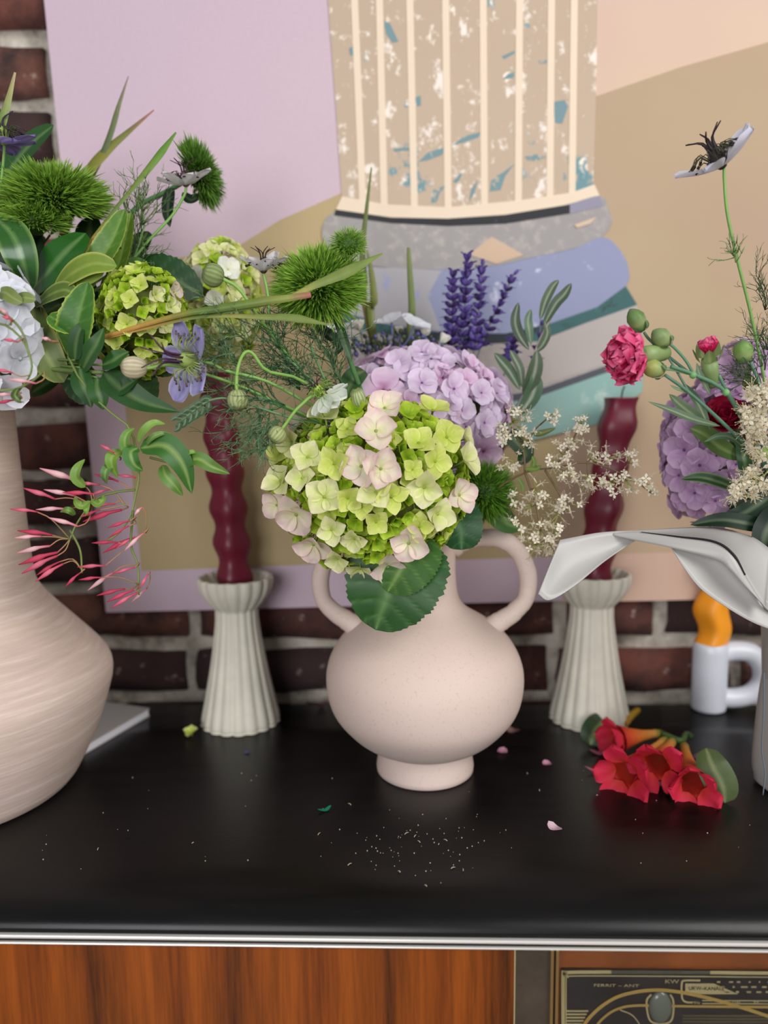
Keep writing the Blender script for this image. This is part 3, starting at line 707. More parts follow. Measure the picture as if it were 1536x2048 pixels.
# hydrangea leaves on their own stalk
DK = (24, 78, 34)
hl = thing('hydrangea_leaf_stalk', 'broad dark green serrated leaves hanging below the lime hydrangea', 'leaves', mouthC()[0])
stem_part(hl, mouthC(-.005, -.024) + [P(820, 1075, .668), P(805, 1088, .645)], [.0026, .002], (80, 120, 50))
leaf_part(hl, [(822, 1072, .640), (806, 1120, .632), (775, 1190, .628), (751, 1260, .632)], 200, DK, (70, 124, 62), vein=1, nl=46, nw=8, serr=.10, teeth=26, a=.44, b=.56, fold=.10, nv=7)
leaf_part(hl, [(838, 1066, .636), (822, 1100, .630), (798, 1145, .626), (775, 1184, .628)], 138, (34, 96, 30), (90, 142, 56), vein=1, nl=40, nw=8, serr=.12, teeth=20, a=.42, b=.6, fold=.22, nv=6)
leaf_part(hl, [(905, 985, .672), (915, 1030, .662), (922, 1065, .658), (923, 1100, .660)], 92, (28, 74, 44), (78, 122, 82), vein=1, nl=34, nw=8, serr=.12, teeth=18, a=.42, b=.45, fold=.18, nv=6)
leaf_part(hl, [(948, 985, .70), (985, 1020, .70), (1012, 1045, .70), (1042, 1058, .70)], 52, (34, 100, 26), (80, 140, 60), a=.5, b=.6)
leaf_part(hl, [(690, 800, .665), (700, 770, .68), (716, 748, .69), (730, 742, .70)], 44, (34, 84, 40), a=.5, b=.6)
leaf_part(hl, [(1010, 860, .74), (1030, 880, .74), (1050, 905, .74), (1040, 930, .74)], 40, (20, 60, 30), a=.5, b=.6)

# ---------------------------------------------------------------- green trick dianthus pompoms
def pompom(label, center, axis, rad, stempts, n=1100, c=((58, 128, 22), (132, 196, 62)), flat=.8, leaves=(), group='fuzzy green dianthus heads', cut=-.35, name='green_dianthus', lump=()):
    root = thing(name, label, 'flower', stempts[0], group)
    stem_part(root, list(stempts) + [center - axis * rad * .2], [.0020, .0024], (70, 110, 66), (84, 128, 70))
    Mx = basis(axis); mb = MB()
    n = int(n * 2.2); heads = [(center, rad, n)] + [(center + (Mx @ Vector(o)) * rad, rad * s, int(n * s * s)) for o, s in lump]
    for cc, rr, nn in heads:
        for i in range(nn):
            z = 1 - (1 - cut) * (i + .5) / nn; a = i * 2.39996 + U(-.3, .3); q = math.sqrt(max(0, 1 - z * z))
            u = Mx.to_3x3() @ Vector((q * math.cos(a), q * math.sin(a), z * flat)); u = (u + Vector((U(-.2, .2), U(-.2, .2), U(-.2, .2))))
            k_ = 1 + .10 * noise.noise(u * 3.2 + cc * 40); p0 = cc + u * rr * U(.5, .7) * k_; p1 = cc + u * rr * U(.84, 1.02) * k_
            d = (p1 - p0); s = d.orthogonal().normalized(); s = Matrix.Rotation(U(0, 6.28), 3, d.normalized()) @ s
            wdt = rr * .015; b0 = p0.lerp(p1, .5) + s.cross(d.normalized()) * U(-.06, .06) * rr
            ca, cb = jit(c[0], .2), jit(c[1], .15)
            k = [mb.vert(p0 - s * wdt, ca), mb.vert(p0 + s * wdt, ca), mb.vert(b0 + s * wdt, mix(ca, cb, .6)), mb.vert(b0 - s * wdt, mix(ca, cb, .6)), mb.vert(p1, cb)]
            mb.face(k[0], k[1], k[2], k[3]); mb.face(k[3], k[2], k[4])
        mb.ball(cc, (rr * .55,) * 3 if False else rr * .62 * flat, (44, 104, 18), 14, 8)
    tag(mb.build('bristles', LEAF, root), None, None, None, 'stuff')
    for pts, wp, cl in leaves: leaf_part(root, pts, wp, cl, fold=.3, b=.9)
    return root
AX = lambda x, y, z: Vector((x, y, z)).normalized()
pompom('fuzzy green dianthus head with bright tuft above the threadlike foliage', P(637, 575, .66), AX(-.15, -.45, .85), .040, mouthC(-.03, .0) + [P(735, 830, .69), P(705, 735, .675), P(680, 660, .665)], 2600, flat=.82, cut=-.75, lump=(((.75, .25, .75), .42),),
       leaves=[([(672, 640, .665), (680, 655, .66), (695, 700, .655), (704, 725, .655)], 18, (30, 70, 40)), ([(628, 655, .67), (650, 665, .675), (680, 690, .68), (668, 715, .68)], 24, (30, 66, 42))])
pompom('fuzzy green dianthus head tucked under the lilac hydrangea beside the white spray', P(968, 985, .70), AX(.1, -.7, .5), .030, mouthC(.02, -.01) + [P(930, 1030, .71)], 1200, ((34, 100, 14), (84, 156, 34)), cut=-.6)

# ---------------------------------------------------------------- nigella
def thread_cloud(mb, nodes_, n, length, r, c, spread=1.0, depth=2):
    def br(p, d, L, rad, dep):
        m = p + d * L * .5 + Vector((U(-1, 1), U(-1, 1), U(-1, 1))) * L * .12; e = p + d * L + Vector((U(-1, 1), U(-1, 1), U(-1, 1))) * L * .22
        mb.tube([p, m, e], [rad, rad * .55], jit(c, .18), 3, 3)
        if dep > 0:
            for q in (m, e):
                for k in range(2):
                    dd = (d + Vector((U(-1, 1), U(-1, 1), U(-1, 1))) * .85 * spread).normalized(); br(q, dd, L * U(.45, .65), rad * .7, dep - 1)
    for p, d in nodes_:
        for i in range(n):
            dd = (d + Vector((U(-1, 1), U(-1, 1), U(-1, 1))) * .8 * spread).normalized(); br(p, dd, length * U(.6, 1.1), r, depth)
def nig_petal(c0, c1, c2, seed):
    def f(t, q, rnd):
        v = .5 + .5 * math.sin(q * 14); cc = mix(c0, c1, t / .35) if t < .35 else mix(c1, c2, (t - .35) / .65)
        return mix(cc, (240, 238, 246), .25 * v * (t < .9) + .25 * (q > .8))
    return [petal_mesh('petal', .62, f, nl=9, nw=5, a=.95, b=.48, cup=.16, bend=.04 + .10 * i, ruff=.05, seed=seed + i) for i in range(3)]
NP = {'lavender': nig_petal((190, 186, 214), (164, 156, 212), (156, 148, 204), 1), 'white': nig_petal((190, 180, 186), (232, 230, 228), (222, 216, 218), 11), 'silver': nig_petal((214, 220, 204), (236, 236, 242), (214, 214, 230), 21),
      'violet': nig_petal((150, 130, 180), (112, 92, 160), (128, 110, 176), 31), 'green': nig_petal((176, 196, 140), (216, 224, 200), (228, 232, 222), 41)}
def nigella(label, center, axis, size, pal, stempts, tilt=.25, npet=5, horns=(40, 22, 34), stam=(60, 70, 40), hornlen=.9, spins=None, dome=(130, 150, 70), name='nigella_flower', threads=0, tcol=(88, 128, 84), phis=None):
    root = thing(name, label, 'flower', stempts[0], 'nigella flowers')
    stem_part(root, list(stempts) + [center - axis * size * .05], [.0013, .0012], (104, 146, 76), (126, 168, 84), n=30)
    Mx = Matrix.Translation(center) @ basis(axis)
    ang = phis or [k * 2 * math.pi / npet + U(-.1, .1) for k in range(npet)]
    for k, a in enumerate(ang):
        inst('petal', random.choice(NP[pal]), root, Mx @ Matrix.Rotation(a, 4, 'Z') @ Matrix.Rotation(tilt + U(-.12, .12), 4, 'X') @ Matrix.Scale(size * U(.92, 1.05), 4))
    mb = MB(); R3 = Mx.to_3x3()
    for i in range(34):
        a = U(0, 6.28); o = U(.5, .75); h = U(.25, .5)
        p0 = center + R3 @ Vector((.1 * math.cos(a), .1 * math.sin(a), .03)) * size; p1 = center + R3 @ Vector((.28 * math.cos(a), .28 * math.sin(a), h)) * size; p2 = center + R3 @ Vector((o * math.cos(a) * .8, o * math.sin(a) * .8, h * .75)) * size
        mb.tube([p0, p1, p2], size * .012, stam, 3, 4); mb.tube([p2, p2 + (p2 - p1) * .3], size * .026, mix(stam, horns, .7), 4)
    tag(mb.build('stamens', STEM, root), None, None, None, 'stuff')
    mb = MB(); mb.ball(center + axis * size * .22, (size * .17, size * .17, size * .27), dome, 10, 7, basis(axis))
    mb.build('ovary', STEM, root)
    for i in range(6):
        a = i * 1.047 + .3; q = [Vector((.08 * math.cos(a), .08 * math.sin(a), .38)), Vector((.13 * math.cos(a), .13 * math.sin(a), .38 + .3 * hornlen)), Vector((.42 * math.cos(a + .3), .42 * math.sin(a + .3), .38 + .5 * hornlen))]
        mb = MB(); mb.tube([center + R3 @ v * size for v in q], [size * .035, size * .014], horns, 4, 6); mb.build('style', STEM, root)
    if threads:
        mb = MB(); thread_cloud(mb, [(center - axis * size * .1, (axis * -.2 + Vector((U(-.3, .3), U(-.3, .3), 0))).normalized())], threads, size * .6, .0004, tcol, 1.2, 1)
        tag(mb.build('thread_bracts', LEAF, root), None, None, None, 'stuff')
    return root
def nigella_bud(label, center, axis, rx, rz, stempts, c=((150, 168, 96), (206, 206, 160)), stripes=12, name='nigella_bud'):
    root = thing(name, label, 'flower bud', stempts[0], 'nigella buds')
    stem_part(root, list(stempts) + [center - axis * rz * .8], [.0013, .0014], (104, 146, 70), (134, 172, 80), n=30)
    for k in range(5):
        mb = MB(); M = Matrix.Translation(center) @ basis(axis) @ Matrix.Rotation(k * 2 * math.pi / 5, 4, 'Z')
        rows, cols = [], []
        for i in range(9):
            t = i / 8; th = math.pi * (.04 + .90 * t); rr = math.sin(th) ** .8 * (1 + .06 * math.sin(t * 3)); row, cl = [], []
            for j in range(-4, 5):
                q = j / 4; a = q * .78; bul = 1.03 - .07 * abs(q) + .03 * (1 - q * q)
                row.append(M @ Vector((rx * rr * bul * math.cos(a), rx * rr * bul * math.sin(a), -rz * math.cos(th)))); cl.append(mix(c[0], c[1], (j % 2) * .9) if i < 7 else mix(c[0], (120, 110, 90), .3))
            rows.append(row); cols.append(cl)
        mb.grid(rows, cols); mb.build('sepal', PETAL, root)
    mb = MB(); thread_cloud(mb, [(center - axis * rz, -axis)], 3, rz * .8, .0003, (110, 150, 80), 1.4, 1); tag(mb.build('thread_bracts', LEAF, root), None, None, None, 'stuff')
    return root
mC = mouthC(-.03, -.01)
TOL = AX(-1, -.35, .15)
nigella('lavender blue nigella flower facing the green hydrangea cone', P(393, 722, .60), AX(-.60, -.80, .06), .036, 'lavender', mC + [P(700, 880, .67), P(560, 775, .62), P(455, 742, .605), P(425, 728, .602)], tilt=.18, threads=8, horns=(70, 40, 62), stam=(150, 165, 90), dome=(150, 170, 90), hornlen=1.5, phis=[.55, 1.5, 2.6, 3.9, 5.4])
nigella('small white and maroon nigella flower beside the fuzzy green dianthus', P(527, 545, .64), AX(.02, -.1, 1), .0235, 'white', mC + [P(700, 860, .68), P(600, 740, .65), P(545, 660, .642), P(536, 590, .64)], tilt=.45, npet=6, horns=(44, 30, 30), dome=(70, 60, 44), hornlen=.9)
nigella('spent green nigella head with pale sepals touching the lilac hydrangea', P(645, 790, .625), AX(-.45, -.45, .7), .0225, 'green', mC + [P(740, 900, .665), P(690, 840, .64), P(668, 812, .63)], tilt=-.35, npet=5, horns=(60, 30, 44), stam=(128, 160, 60), dome=(150, 180, 70), hornlen=.6, phis=[-.6, -1.4, -2.3, 3.4, 4.4])
nigella_bud('plump cream and green nigella bud hanging from an arched stem', P(475, 800, .60), AX(.05, -.1, -1), .0075, .0082, mC + [P(690, 860, .66), P(610, 765, .63), P(535, 742, .61), P(505, 706, .605), P(487, 708, .602), P(475, 740, .60), P(473, 775, .60)])
nigella_bud('round nigella bud at the edge of the lime hydrangea', P(554, 870, .605), AX(-.6, -.3, -.7), .0068, .0068, mC + [P(700, 880, .66), P(640, 795, .625), P(600, 812, .61), P(570, 850, .606)])
nigella_bud('pinkish cream nigella bud in front of the dark leaves', P(268, 735, .59), AX(-1, -.2, .05), .0078, .0098, mC + [P(700, 890, .66), P(520, 790, .62), P(400, 745, .60), P(340, 730, .593), P(300, 736, .591)], c=((196, 178, 140), (226, 222, 196)))
nigella_bud('grey green nigella bud in front of the pale hydrangea cone', P(426, 551, .61), AX(-.9, -.3, .3), .0085, .0085, mC + [P(720, 880, .67), P(600, 740, .64), P(525, 645, .62), P(480, 580, .612), P(450, 560, .61)], c=((120, 140, 84), (166, 178, 120)))
nigella_bud('slim striped nigella bud between the two hydrangea heads', P(716, 795, .63), AX(-.2, -.4, .8), .0060, .0085, mC + [P(760, 880, .66), P(725, 830, .635)], c=((140, 164, 90), (214, 214, 180)))
# threadlike foliage
tf = thing('nigella_foliage', 'cloud of fine threadlike green nigella foliage between the burgundy candle and the lilac hydrangea', 'foliage', mC[0])
stem_part(tf, mC + [P(700, 850, .67), P(640, 780, .64), P(560, 700, .63)], [.0014, .0010], (96, 140, 84))
stem_part(tf, mC + [P(720, 880, .68), P(660, 780, .66), P(620, 690, .66)], [.0014, .0010], (96, 140, 84))
stem_part(tf, mC + [P(700, 880, .67), P(600, 830, .64), P(530, 800, .62)], [.0014, .0009], (96, 140, 84))
mb = MB(); random.seed(21)
for px, py, Y, dx, dz in ((560, 700, .63, -.3, .5), (600, 735, .64, -.5, .2), (520, 760, .62, -.7, .1), (640, 780, .64, -.6, .3), (570, 810, .62, -.8, -.2), (540, 800, .62, -.5, -.5), (640, 700, .66, .1, .8), (600, 780, .64, -.3, .7), (670, 730, .67, -.1, .6), (480, 730, .61, -.5, .3), (500, 690, .62, -.2, .5), (560, 840, .615, -.7, -.6), (690, 780, .66, -.5, .6), (520, 830, .615, -.2, -.5)):
    thread_cloud(mb, [(P(px, py, Y), AX(dx, -.1, dz))], 8, .032, .00062, random.choice([(92, 136, 96), (74, 118, 84), (110, 150, 96), (66, 108, 74)]), 1.0, 2)
tag(mb.build('thread_leaves', LEAF, tf), None, None, None, 'stuff')
sd = thing('seed_spike', 'small scaly green seed spike drooping in front of the burgundy candle', 'plant stem', mC[0])
stem_part(sd, mC + [P(690, 880, .66), P(560, 830, .62), P(470, 800, .605), P(430, 798, .60), P(400, 812, .60), P(358, 845, .60)], [.0012, .0008], (100, 130, 90))
for i in range(12):
    t = i / 11; p = P(425, 800, .60).lerp(P(360, 842, .60), t); s = 1 if i % 2 else -1; d = (P(360, 842, .60) - P(425, 800, .60)).normalized(); nn = d.cross(Vector((0, 1, 0)))
    mb = MB(); q0 = p; mb.leaf([q0, q0 + d * .004 + nn * s * .004, q0 + d * .009 + nn * s * .004], .0055, (64, 96, 68), (120, 146, 110)); mb.build('scale', LEAF, sd)

# ---------------------------------------------------------------- grass-like blades reaching across
def blade(label, pts, widths, cols, group='strap-like iris blades', base=None, name='iris_blade', flat=.35, cat='leaf blade'):
    q = (base or []) + pxl(pts); n = 40; sp = catmull(q, n); mb = MB(); rows, cl = [], []
    kk = ppm(q[len(q) // 2])
    def val(arr, t):
        u = t * (len(arr) - 1); k = min(int(u), len(arr) - 2); return (arr[k], arr[k + 1], u - k)
    root = tag(None or thing(name, label, cat, q[0], group))
    for i, p in enumerate(sp):
        t = i / n; a, b2, f_ = val(widths, t); wd = (a * (1 - f_) + b2 * f_) * kk / 2; c_, d_, g_ = val(cols, t); cc = mix(c_, d_, g_)
        tan = (sp[min(i + 1, n)] - sp[max(i - 1, 0)]).normalized(); side = tan.cross(Vector((0, -1, .3))).normalized(); upv = side.cross(tan)
        rows.append([p + side * wd * math.cos(x) + upv * wd * flat * math.sin(x) for x in (2 * math.pi * j / 8 for j in range(9))]); cl.append([tuple(v * (1 if j in (0, 4, 8) else .93) for v in cc) for j in range(9)])
    mb.grid(rows, cl); mb.build('blade', LEAF, root)
    return root
G1, G2, YL, PK = (96, 138, 52), (116, 150, 66), (206, 176, 62), (196, 140, 110)
bl0 = mouthL(.06, -.02)
inL = bl0 + [P(150, 690, .62)]
blade('long green blade with a pointed tip crossing the fuzzy green dianthus', [(350, 640, .605), (420, 628, .60), (560, 600, .598), (630, 570, .60), (690, 545, .602), (765, 507, .605)], [8, 8, 8, 9, 11, 12, 10, 18, 26, 3], [G1, G1, G1, YL, G1, G1, (176, 178, 84), G2, G2, G2], base=inL)
blade('green stalk with a clipped reddish end pointing at the fuzzy dianthus', [(350, 632, .60), (430, 618, .597), (530, 602, .595), (570, 597, .595), (622, 589, .595)], [8, 8, 8, 10, 14, 18, 18, 16, 12], [G1, G1, YL, YL, G1, G1, (124, 150, 60), (140, 166, 76), (190, 130, 96)], base=inL, flat=.7)
blade('thin green blade with yellow sheath below the clipped stalk', [(350, 642, .602), (430, 632, .598), (530, 634, .598), (590, 636, .60), (660, 650, .602)], [7, 7, 8, 9, 8, 9, 14, 18, 2], [G1, G1, YL, YL, G1, (150, 160, 70), G2, G2, G2], base=inL)
blade('upright blade with yellow base leaning across the broad leaves', [(115, 565, .655), (170, 500, .66), (225, 425, .668), (275, 365, .675), (315, 315, .68), (352, 265, .682)], [6, 6, 9, 12, 13, 7, 10, 15, 17, 4], [(190, 150, 60), (190, 150, 60), G1, G1, YL, G1, G2, (110, 160, 60), (90, 160, 50), (90, 160, 50)], base=mouthL(.03, .0))
blade('yellow green blade forked against the lilac canvas', [(150, 400, .76), (180, 340, .765), (215, 300, .77), (255, 265, .772), (308, 220, .775)], [8, 9, 12, 22, 24, 14, 3], [G1, G1, (170, 150, 60), (120, 140, 40), (140, 150, 50), (120, 140, 60), PK], base=mouthL(.02, .02) + [P(80, 560, .72)])
blade('narrow dark blade standing straight against the lilac canvas', [(150, 420, .765), (200, 320, .768), (222, 265, .77), (238, 210, .772), (257, 152, .774)], [7, 8, 9, 14, 12, 2], [G1, (80, 100, 60), (84, 110, 60), (90, 120, 70), (110, 130, 80), (170, 150, 130)], base=mouthL(.02, .03) + [P(90, 560, .73)])
blade('pale green blade tip beside the bare brick', [(-60, 400, .66), (-20, 300, .66), (8, 230, .66), (30, 145, .66)], [10, 14, 26, 24, 5], [G1, G2, (120, 160, 80), (110, 156, 74), (200, 190, 130)], base=mouthL(-.01, .0))
blade('tall thin blade in front of the painted column', [(735, 640, .80), (728, 560, .80), (725, 500, .80), (733, 420, .80), (743, 335, .80)], [8, 10, 14, 10, 3], [G1, (180, 160, 70), (110, 130, 66), (96, 120, 50), (120, 140, 70)], base=mouthC(-.01, .02))
blade('short pale blade in front of the painted blue band', [(745, 660, .795), (748, 600, .795), (742, 540, .795), (734, 500, .795)], [8, 12, 18, 12, 3], [G1, (120, 140, 60), (130, 150, 70), (120, 140, 60), (110, 130, 60)], base=mouthC(-.012, .015))
blade('blunt green blade between the tall blade and the lavender', [(822, 690, .80), (824, 620, .80), (820, 550, .80), (817, 495, .80)], [8, 12, 16, 12, 7], [G1, (110, 130, 60), (112, 140, 70), (112, 140, 70), (120, 140, 70)], base=mouthC(0, .02))

# ---------------------------------------------------------------- lavender
lb = []
for s_ in range(3):
    mb = MB(); c = ((62, 44, 92), (92, 70, 140), (112, 92, 170))[s_]
    mb.ball((0, .5, 0), (.26, .55, .26), c, 6, 4); mb.leaf([(0, .8, .05), (0, 1.15, .15), (0, 1.3, .4)], .5, (128, 104, 186), (100, 80, 160), nl=3, nw=1, nrm=Vector((0, 0, 1)))
    lb.append(mb.mesh('lavender_bud', PETAL))
def lavender(label, tip, bot, base, n=46, wpx=24, Y=.80):
    a, b_ = P(*tip, Y), P(*bot, Y); root = thing('lavender_stem', label, 'flower', base[0], 'lavender stems')
    stem_part(root, base + [b_.lerp(base[1], .35), b_, a], [.0011, .0009], (112, 132, 112), (104, 96, 116), n=24)
    d = (a - b_).normalized(); L = (a - b_).length; k = ppm(a)
    for i in range(n):
        t = (int(i / 5) + U(-.12, .12)) / (n / 5); t = min(1, max(0, t)); p = b_.lerp(a, t); th = U(0, 6.28)
        rad = (d.orthogonal().normalized()); rad = Matrix.Rotation(th, 3, d) @ rad; dr = (rad * (1.0 - .7 * t * t) + d * .75).normalized()
        inst('lavender_bud', random.choice(lb), root, Matrix.Translation(p) @ basis(dr.cross(rad.cross(dr)) if False else dr) @ Matrix.Rotation(math.pi / 2, 4, 'X') @ Matrix.Scale(wpx * k * .78 * (1 - .25 * t), 4))
random.seed(31)
lavender('lavender spike taller than the others against the painted blue band', (937, 505), (922, 705), mouthC(.005, .02), 60, 30)
lavender('full lavender spike on the side of the white lacecap petals', (905, 540), (902, 690), mouthC(.0, .022), 50, 28)
lavender('lavender spike standing between two taller purple spikes', (967, 525), (948, 700), mouthC(.01, .02), 52, 28)
lavender('lavender spike leaning towards the olive twig', (1028, 548), (962, 690), mouthC(.014, .018), 46, 24)
lavender('short lavender tuft behind the olive twig', (1030, 665), (1018, 722), mouthC(.02, .018), 26, 26)
lavender('tiny lavender tip peeking out beyond the olive leaves', (1082, 640), (1068, 745), mouthC(.022, .02), 22, 20, .79)

# ---------------------------------------------------------------- olive twig
ol = thing('olive_twig', 'olive twig with slim grey green leaves beside the lavender', 'twig', mouthC(.02, .012)[0])
stem_part(ol, mouthC(.024, .012) + pxl([(1030, 860, .75), (1052, 770, .752), (1075, 690, .752), (1100, 640, .75), (1112, 610, .75)]), [.0016, .0009], (140, 132, 120))
OG = (78, 104, 80)
for pts, wp in ((((1085, 655, .752), (1110, 610, .748), (1128, 590, .746), (1143, 566, .745)), 22), (((1080, 640, .752), (1090, 605, .75), (1105, 575, .75), (1118, 560, .75)), 18), (((1058, 700, .75), (1038, 670, .748), (1030, 640, .746), (1037, 604, .745)), 22),
                (((1062, 690, .75), (1058, 660, .748), (1056, 640, .748), (1062, 618, .748)), 18), (((1040, 780, .752), (1020, 745, .75), (1004, 725, .748), (988, 706, .746)), 24), (((1044, 775, .752), (1040, 740, .75), (1028, 715, .75), (1020, 700, .75)), 18),
                (((1046, 790, .752), (1064, 760, .748), (1072, 730, .746), (1074, 700, .746)), 30), (((1036, 830, .752), (1060, 800, .75), (1070, 770, .748), (1066, 745, .748)), 34), (((1026, 850, .752), (1000, 815, .748), (988, 790, .746), (992, 760, .746)), 34), (((1070, 705, .752), (1085, 690, .75), (1095, 665, .75), (1088, 640, .75)), 16)):
    leaf_part(ol, list(pts), wp, jit(OG, .14), (150, 164, 140), b=.65, fold=.35)

# ---------------------------------------------------------------- lacecap
lc = thing('lacecap_hydrangea', 'lacecap hydrangea with white petals around tiny blue green buds', 'flower', mouthC(-.01, .012)[0], 'hydrangea heads')
lcc = P(790, 706, .785)
stem_part(lc, mouthC(-.008, .014) + [P(800, 800, .78), lcc], [.0022, .002])
random.seed(41); beads = []
for c in ((84, 96, 60), (120, 128, 150), (96, 110, 80), (110, 104, 170)):
    mb = MB(); mb.ball((0, 0, 0), 1.0, c, 6, 4); mb.tube([(0, 0, -.6), (0, 0, -4)], [.25, .2], (96, 104, 110), 4); beads.append(mb.mesh('flower_bud', PETAL))
for i in range(150):
    a = U(0, 6.28); r = math.sqrt(R()) * .048; p = lcc + Vector((r * math.cos(a) * 1.05, r * math.sin(a) * .6 - .004, .012 + U(-.006, .010) - r * r * 5)); inst('flower_bud', random.choice(beads), lc, Matrix.Translation(p) @ basis(AX(math.cos(a) * r * 14, math.sin(a) * r * 14, 1)) @ Matrix.Scale(U(.0016, .0026), 4))
for px, py, Y, s, nx, nz in ((783, 645, .775, 36, -.25, .9), (828, 650, .775, 34, .3, .9), (683, 662, .785, 40, -.3, .7), (720, 662, .785, 26, 0, .9), (882, 688, .78, 24, .3, .5), (848, 672, .785, 20, .2, .9), (800, 668, .80, 18, 0, 1)):
    p = P(px, py, Y); floret(lc, p, AX(nx, -.25, nz), s * ppm(p), 'ivory' if s < 30 else 'white', flat=2.0)
    mb = MB(); mb.tube([p, p.lerp(lcc, .35) - Vector((0, 0, .006)), lcc], [.0009, .0009], (128, 132, 196), 5, 8); mb.build('pedicel', STEM, lc)

# ---------------------------------------------------------------- white privet spray
def tiny_flower(stam):
    mb = MB()
    for k in range(4):
        a = k * math.pi / 2; M = Matrix.Rotation(a, 4, 'Z') @ Matrix.Rotation(.25, 4, 'X')
        i = [mb.vert(M @ Vector(v), (240, 232, 212)) for v in ((-.08, .08, 0), (.08, .08, 0), (.30, .6, .04), (0, 1.0, -.05), (-.30, .6, .04))]; mb.face(*i)
    mb.tube([(0, 0, .05), (0, 0, -1.1)], [.16, .10], (232, 222, 190), 5)
    for k in range(stam):
        a = k * 2.4 + .4; mb.tube([(0, 0, 0), (.35 * math.cos(a), .35 * math.sin(a), .8), (.7 * math.cos(a), .7 * math.sin(a), 1.25)], .035, (240, 234, 214), 3, 3); mb.ball((.7 * math.cos(a), .7 * math.sin(a), 1.25), .10, (232, 206, 150), 4, 3)
    return mb.mesh('tiny_flower', PETAL)
TF2, TF4 = tiny_flower(2), tiny_flower(5)
def spray(name, label, stems, clusters, base, size, me, cst=(104, 84, 54), seed=1, group='sprays of tiny white flowers', leaves=()):
    random.seed(seed); root = thing(name, label, 'flower spray', base[0], group)
    allp = []
    for i, s in enumerate(stems):
        q = pxl(s); allp += catmull(q, 12); stem_part(root, (base + q) if i == 0 else q, [.0011, .0006], cst, name='stem' if i == 0 else 'twig', seg=5, n=18)
    for px, py, Y, rp, n in clusters:
        c = P(px, py, Y); r = rp * ppm(c); near = min(allp, key=lambda v: (v - c).length)
        mb = MB(); hub = c.lerp(near, .35)
        mb.tube([near, hub], [.0006, .0005], cst, 4)
        spots = []
        for i in range(n):
            u = Vector((U(-1, 1), U(-1, .6), U(-1, 1))); u = u.normalized() * (R() ** .4); p = c + u * r; spots.append(p)
            mb.tube([hub, hub.lerp(p, .55) + Vector((0, 0, -.0006)), p], [.0005, .0003], (150, 148, 84), 3, 3)
        mb.build('flower_stalks', STEM, root)
        for p in spots:
            d = (p - hub).normalized() + Vector((U(-.5, .5), U(-.8, .1), U(-.4, .5)))
            inst('tiny_flower', me, root, Matrix.Translation(p) @ basis(d.normalized(), U(0, 6)) @ Matrix.Scale(size * U(.8, 1.2), 4))
    for pts, wp, cl in leaves: leaf_part(root, pts, wp, cl)
    return root
Yp = .675
cl = [(1030, 842, 34, 20), (1004, 872, 20, 7), (1052, 876, 22, 8), (1020, 924, 25, 9), (1100, 832, 20, 6), (1162, 848, 20, 11), (1146, 880, 20, 9), (1120, 902, 25, 9), (1104, 918, 18, 6), (1132, 945, 26, 13), (1185, 914, 24, 8), (1226, 906, 24, 8), (1266, 914, 20, 7), (1176, 966, 25, 12), (1216, 972, 26, 13), (1256, 966, 24, 11), (1290, 962, 18, 6), (1302, 986, 15, 6),
      (1076, 976, 25, 9), (1060, 1012, 25, 11), (1036, 998, 20, 5), (1130, 1012, 25, 9), (1108, 1032, 26, 11), (1152, 1008, 15, 5), (1040, 1052, 25, 9), (1076, 1062, 30, 13), (1112, 1062, 25, 10), (1060, 1096, 30, 12), (1092, 1088, 25, 11), (1116, 1112, 20, 8), (1132, 1132, 16, 9)]
spray('privet_spray', 'branching spray of tiny cream flowers hanging over the vase handle', [[(985, 985, .69), (1050, 945, .678), (1110, 935, Yp), (1180, 925, Yp), (1260, 955, .68), (1300, 985, .68)], [(1050, 945, .678), (1046, 900, .68), (1020, 850, .685)], [(1050, 945, .678), (1072, 1010, Yp), (1085, 1060, .67), (1130, 1140, .665)], [(1110, 935, Yp), (1140, 890, .68), (1165, 840, .685)], [(1090, 940, .676), (1120, 990, Yp), (1135, 1020, Yp)], [(1046, 895, .68), (1070, 860, .69), (1105, 828, .70)], [(985, 985, .69), (1010, 1000, .69), (1040, 1050, .68)]],
      [(x, y, Yp + U(-.008, .01), r, n) for x, y, r, n in cl], mouthC(.024, -.008), .0040, TF2, seed=51,
      leaves=[([(1062, 945, .677), (1068, 925, .675), (1064, 912, .674)], 13, (90, 130, 50)), ([(1050, 938, .677), (1072, 938, .672), (1082, 930, .67)], 12, (90, 130, 50)), ([(1066, 870, .70), (1085, 866, .70), (1112, 856, .70)], 14, (80, 100, 50)), ([(1036, 955, .68), (1044, 970, .68), (1046, 985, .68)], 10, (80, 120, 40))])

